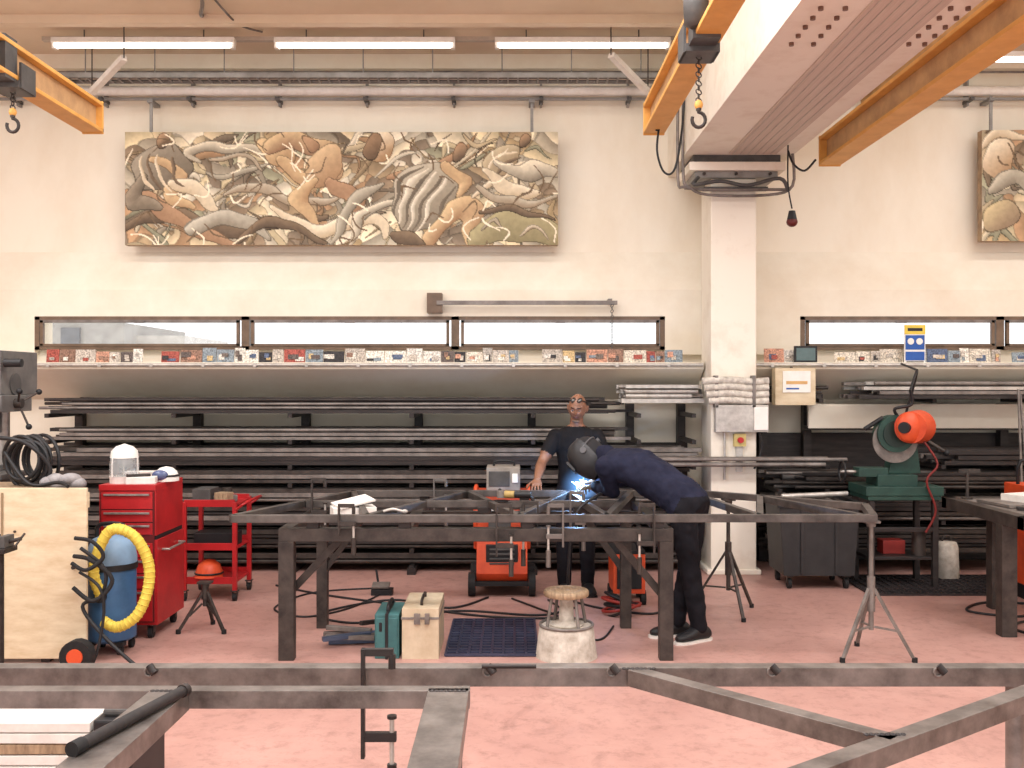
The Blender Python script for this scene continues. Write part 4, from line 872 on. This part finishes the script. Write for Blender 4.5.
for hx,kx,axx,ay in((-.085,-.10,-.10,-.02),(.085,.095,.10,.0)):
    h=Vector((cx+hx,cy,.86)); k=Vector((cx+kx,cy-.03,.47)); a=Vector((cx+axx,cy+ay,.10))
    b.cap(h,k,.098,.072,K); b.cap(k,k.lerp(a,.4),.07,.068,K); b.cap(k.lerp(a,.4),a,.068,.058,K); legs.append(a)
def distseg(p,a,q):
    d_=q-a; t=max(0,min(1,(p-a).dot(d_)/d_.length_squared)); return (p-(a+d_*t)).length,t
def clsM(p):
    if p.z<.93 and distseg(p,elL,wrL)[0]>.07 and distseg(p,elR,wrR)[0]>.07: return trous
    for s_,e_,w_ in((shL,elL,wrL),(shR,elR,wrR)):
        d1,t1=distseg(p,s_,e_); d2,t2=distseg(p,e_,w_)
        side=abs(p.x-cx)>.17
        if side and (d2<d1 or t1>.68) and min(d1,d2)<.1: return skin
    if p.z>1.44 and abs(p.x-cx)<.085: return skin
    return tee
disp_mask=lambda p: p.z<1.4 and clsM(p)!=skin
remesh(b,"body",E,clsM,disp=.006)
disp_mask=lambda p:True
HC=Vector((cx+.008,cy-.075,1.60))
R=head("head",E,HC,(-.22,-.92,-.26),(0,-.3,1),skin)
g=B("goggles"); lensg=M("lens_grey",(96,90,84),.1)
for s_ in(-1,1):
    gc=HC+R@Vector((s_*.028,.066,.084)); g.torus(gc,.019,.0045,brow,axis=R@Vector((0,1,.9)),seg=16,sx=1.2,sy=.75); g.ell(gc,(.02,.004,.013),lensg,R=R@Matrix.Rotation(.75,3,'X')); g.tube([HC+R@Vector((s_*.05,.058,.08)),HC+R@Vector((s_*.072,.02,.06)),HC+R@Vector((s_*.08,-.02,.03))],.004,brow,spl=4)
g.done(parent=E)
g=B("beard"); g.ell(HC+R@Vector((0,.066,-.102)),(.032,.020,.014),M("grey_stubble",(108,88,76),.8),R=R); g.done(parent=E)
g=B("boots")
for a,dx in((legs[0],-.05),(legs[1],.04)):
    f_=Vector((dx*3,-1,0)).normalized(); s_=Vector((f_.y,-f_.x,0))
    h0=Vector((a.x,a.y,0))
    g.loft([(h0-f_*.09+Vector((0,0,.045)),s_*.03,Vector((0,0,.03))),(h0-f_*.07+Vector((0,0,.05)),s_*.042,Vector((0,0,.05))),(h0+f_*.02+Vector((0,0,.058)),s_*.045,Vector((0,0,.058))),(h0+f_*.1+Vector((0,0,.042)),s_*.052,Vector((0,0,.04))),(h0+f_*.17+Vector((0,0,.032)),s_*.046,Vector((0,0,.03))),(h0+f_*.2+Vector((0,0,.028)),s_*.02,Vector((0,0,.018)))],black)
    g.cap(h0+Vector((0,0,.06)),h0+Vector((0,0,.13)),.052,.056,black); g.box(h0+f_*.05+Vector((0,0,.008)),(.1,.27,.016),blackr,(0,0,math.atan2(-f_.x,f_.y)))
g.done(parent=E)
hand("hand_left",E,wrL,(-.05,-1,-.42),(0,.42,-1),skin,curl=.22,side=-1)
hand("hand_right",E,wrR,(-.5,-.8,-.35),(0,.3,-1),skin,curl=.35,side=1)
# ---- welder
E=empty("welder_man")
b=B("b")
hip=Vector((1.22,7.06,.98)); shc=Vector((.78,7.40,1.215)); ax_=(shc-hip).normalized()
sd=Vector((-.60,-.78,0)); sd=(sd-ax_*sd.dot(ax_)).normalized(); upn=sd.cross(ax_).normalized()
if upn.z<0: upn=-upn
L=(shc-hip).length
def tr(t,rs,ru,lift=0): return (hip+ax_*(L*t)+upn*lift,sd*rs,upn*ru)
b.loft([tr(-.26,.11,.09,-.01),tr(-.14,.16,.135,-.01),tr(0,.178,.15),tr(.22,.168,.142,.018),tr(.45,.178,.145,.035),tr(.7,.198,.145,.04),tr(.9,.20,.125,.03),tr(1.05,.16,.095,.015),tr(1.15,.08,.07,.0)],K)
shn=shc+sd*.185-ax_*.02+Vector((0,0,-.01)); shf=shc-sd*.185+Vector((0,0,-.01))
eln=Vector((.74,7.36,1.015)); wrn=Vector((.64,7.62,1.02)); elf=Vector((.86,7.80,1.06)); wrf=Vector((.68,7.90,1.03))
for sh,el,wr in((shn,eln,wrn),(shf,elf,wrf)):
    b.ell(sh,.085,K); b.cap(sh,el,.078,.06,K); b.cap(el,wr,.06,.043,K); b.ell(wr,(.045,.045,.045),K)
hn=hip+sd*.095+Vector((0.02,0,-.04)); hf=hip-sd*.095+Vector((.02,0,-.04))
kn=Vector((1.245,6.99,.50)); kf=Vector((1.26,7.14,.50)); an=Vector((1.31,7.0,.11)); af=Vector((1.18,7.14,.11))
for h,k,a in((hn,kn,an),(hf,kf,af)):
    b.cap(h,k,.105,.076,K); b.cap(k,k.lerp(a,.4),.075,.07,K); b.cap(k.lerp(a,.4),a,.07,.06,K)
b.cap(shc+ax_*.05,shc+ax_*.14+Vector((0,0,.02)),.062,.058,K)
# jacket collar
b.cap(shc+ax_*.06,shc+ax_*.11+Vector((0,0,.01)),.082,.078,K)
def clsW(p):
    if p.z<.90 : return trous
    if (p-hip).dot(ax_)<-.035 and p.z<1.02: return trous
    return cloth
remesh(b,"body",E,clsW,disp=.010,smooth=4)
HC=Vector((.575,7.55,1.265)); fd=Vector((-.68,-.05,-.62)).normalized(); upv=Vector((-.6,.35,.6))
R=head("head",E,HC,fd,upv,skin)
g=B("welding_helmet")
hood=M("helmet_charcoal",(46,45,47),.38,col2=(32,31,33),scale=8)
g.ell(HC+R@Vector((0,-.016,.008)),(.094,.112,.136),M("skull_cap_black",(34,32,34),.8),R=R)
seg=20; vs=[];fs=[]
rows=((.135,.06,.085),(.11,.09,.115),(.06,.106,.145),(0,.11,.158),(-.06,.106,.155),(-.12,.092,.135),(-.175,.06,.10))
for k_ in(0,.006):
    for (zz_,wx,dy) in rows:
        for i in range(seg+1):
            t=math.pi*(i/seg*1.16-.08); vs.append(HC+R@Vector((math.cos(t)*(wx-k_),math.sin(t)*(dy-k_),zz_)))
n_=len(rows)*(seg+1)
for j in range(len(rows)-1):
    for i in range(seg):
        a0=j*(seg+1)+i; fs.append((a0,a0+1,a0+seg+2,a0+seg+1)); fs.append((n_+a0,n_+a0+seg+1,n_+a0+seg+2,n_+a0+1))
g._add(vs,fs,hood,True)
# lens frame + lens built from oriented corners
def obox(cl,sz,m):
    cs=[HC+R@(Vector(cl)+Vector((sx*sz[0]/2,sy*sz[1]/2,sz_*sz[2]/2))) for sx in(-1,1) for sy in(-1,1) for sz_ in(-1,1)]
    g._add(cs,[(0,1,3,2),(4,6,7,5),(0,4,5,1),(2,3,7,6),(0,2,6,4),(1,5,7,3)],m)
obox((0,.158,.012),(.12,.018,.085),hood); obox((0,.169,.012),(.096,.006,.05),M("dark_lens",(20,34,30),.08))
strapm=M("strap_dark",(84,82,84),.5)
g.torus(HC+R@Vector((0,-.014,.045)),.104,.007,strapm,axis=R@Vector((0,.25,1)),seg=28,sx=1.08,sy=.95)
g.tube([HC+R@Vector((-.098,.0,.02)),HC+R@Vector((-.07,-.02,.11)),HC+R@Vector((0,-.02,.148)),HC+R@Vector((.07,-.02,.11)),HC+R@Vector((.098,.0,.02))],.006,strapm,spl=5)
for s_ in(-1,1): g.cyl(HC+R@Vector((s_*.09,.01,.02)),HC+R@Vector((s_*.122,.01,.02)),.024,strapm)
g.cyl(HC+R@Vector((0,-.11,.03)),HC+R@Vector((0,-.142,.03)),.02,strapm)
g.done(parent=E)
g=B("shoes")
for a,f_ in((an,Vector((-.86,-.5,0))),(af,Vector((-.97,-.22,0)))):
    f_.normalize(); s_=Vector((f_.y,-f_.x,0)); h0=Vector((a.x,a.y,0))
    g.loft([(h0-f_*.09+Vector((0,0,.05)),s_*.03,Vector((0,0,.03))),(h0-f_*.07+Vector((0,0,.055)),s_*.04,Vector((0,0,.045))),(h0+f_*.02+Vector((0,0,.065)),s_*.043,Vector((0,0,.055))),(h0+f_*.1+Vector((0,0,.05)),s_*.05,Vector((0,0,.036))),(h0+f_*.17+Vector((0,0,.042)),s_*.045,Vector((0,0,.026))),(h0+f_*.2+Vector((0,0,.038)),s_*.02,Vector((0,0,.016)))],black)
    sole=[h0+f_*u_+s_*v_ for u_,v_ in((-.1,-.025),(-.1,.025),(-.07,.04),(.05,.042),(.11,.052),(.18,.045),(.215,.02),(.215,-.02),(.18,-.045),(.11,-.052),(.05,-.042),(-.07,-.04))]
    n_=len(sole); g._add([v_ for v_ in sole]+[v_+Vector((0,0,.018)) for v_ in sole],[tuple(range(n_)),tuple(range(n_,2*n_))]+[(i,(i+1)%n_,n_+(i+1)%n_,n_+i) for i in range(n_)],white)
    g.cap(h0+Vector((0,0,.08)),h0+Vector((0,0,.13)),.045,.05,black)
g.done(parent=E)
hand("hand_left",E,wrn+Vector((-.02,.03,-.005)),(-.45,.85,-.12),(.1,.1,-1),glove,curl=.75,scale=1.08,side=1)
hand("hand_right",E,wrf+Vector((-.03,0,-.005)),(-.98,-.05,-.15),(0,-.1,-1),glove,curl=.75,scale=1.08,side=-1)
wp=Vector((.545,7.93,.965))
g=B("welding_torch"); g.tube([wp+Vector((0,-.01,.012)),wp+Vector((.0,-.04,.04)),Vector((.575,7.8,1.0)),Vector((.60,7.70,1.0)),Vector((.66,7.5,.97)),Vector((.62,7.2,1.0)),Vector((.45,7.1,.86)),Vector((.4,7.12,.4)),Vector((.45,7.3,.02)),Vector((.4,7.9,.02))],.011,black,spl=6)
g.cyl(wp+Vector((0,-.01,.012)),wp+Vector((0,-.05,.05)),.012,steell,r2=.015); g.done(parent=E)
g=B("welding_arc_spark"); g.ell(wp+Vector((0,-.01,.015)),(.034,.03,.036),arcm)
for k in range(14):
    a=random.uniform(0,6.28); e_=random.uniform(-.1,1.2); dv=Vector((math.cos(a)*math.cos(e_),math.sin(a)*math.cos(e_),math.sin(e_))); g.cyl(wp+dv*.03+Vector((0,0,.01)),wp+dv*random.uniform(.05,.1)+Vector((0,0,.01)),.0012,arcm,seg=5)
g.done()
fmz=bpy.data.materials.new("arc_glow_volume"); fmz.use_nodes=True; nt=fmz.node_tree; nt.nodes.clear()  # self-emitting blue volume, imitates the glow around the arc
o_=nt.nodes.new("ShaderNodeOutputMaterial"); em=nt.nodes.new("ShaderNodeEmission"); em.inputs[0].default_value=(.18,.45,1,1)
tc=nt.nodes.new("ShaderNodeTexCoord"); ln=nt.nodes.new("ShaderNodeVectorMath"); ln.operation='LENGTH'; mr=nt.nodes.new("ShaderNodeMapRange"); mr.inputs[1].default_value=0; mr.inputs[2].default_value=.18; mr.inputs[3].default_value=1; mr.inputs[4].default_value=0
pw=nt.nodes.new("ShaderNodeMath"); pw.operation='POWER'; pw.inputs[1].default_value=2.0; ml=nt.nodes.new("ShaderNodeMath"); ml.operation='MULTIPLY'; ml.inputs[1].default_value=12
nt.links.new(tc.outputs["Object"],ln.inputs[0]); nt.links.new(ln.outputs["Value"],mr.inputs[0]); nt.links.new(mr.outputs[0],pw.inputs[0]); nt.links.new(pw.outputs[0],ml.inputs[0]); nt.links.new(ml.outputs[0],em.inputs[1]); nt.links.new(em.outputs[0],o_.inputs["Volume"])
bm=bmesh.new(); bmesh.ops.create_icosphere(bm,subdivisions=3,radius=.18); me=bpy.data.meshes.new("arc_glow_halo"); bm.to_mesh(me); bm.free(); me.materials.append(fmz)
o=bpy.data.objects.new("arc_glow_halo",me); o.location=wp+Vector((0,-.02,.03)); bpy.context.collection.objects.link(o)
# ================================================================= LIGHTS
def area(name,loc,rot,sx,sy,e,col=(.98,.985,1)):
    l=bpy.data.lights.new(name,'AREA'); l.shape='RECTANGLE'; l.size=sx; l.size_y=sy; l.energy=e; l.color=col
    o=bpy.data.objects.new(name,l); o.location=loc; o.rotation_euler=rot; bpy.context.collection.objects.link(o)
for X in(-5,0,5):
    for Y in(1.5,5.0): area("ceiling_fill",(X,Y,5.1),(0,0,0),3.2,1.4,200)  # unseen area lights added under the ceiling to fill the room
area("ceiling_fill",(-2,7.6,5.15),(0,0,0),6,.4,90); area("ceiling_fill",(5,7.8,5.15),(0,0,0),4,.4,66)
l=bpy.data.lights.new("arc_light",'POINT'); l.energy=16; l.color=(.3,.55,1); l.shadow_soft_size=.03; o=bpy.data.objects.new("arc_light",l); o.location=wp+Vector((-.02,-.05,.08)); bpy.context.collection.objects.link(o)
W=bpy.data.worlds.new("World"); bpy.context.scene.world=W; W.use_nodes=True
bg=W.node_tree.nodes["Background"]; bg.inputs[0].default_value=(.97,.98,1,1); bg.inputs[1].default_value=1.75
# ================================================================= CAMERA
cam=bpy.data.cameras.new("camera"); cam.sensor_width=36; cam.lens=36*1000/1024; cam.clip_start=.05
co=bpy.data.objects.new("camera",cam); co.location=(0,0,CH); co.rotation_euler=(math.pi/2,0,0); bpy.context.collection.objects.link(co)
sc=bpy.context.scene; sc.camera=co
sc.view_settings.view_transform='Standard'
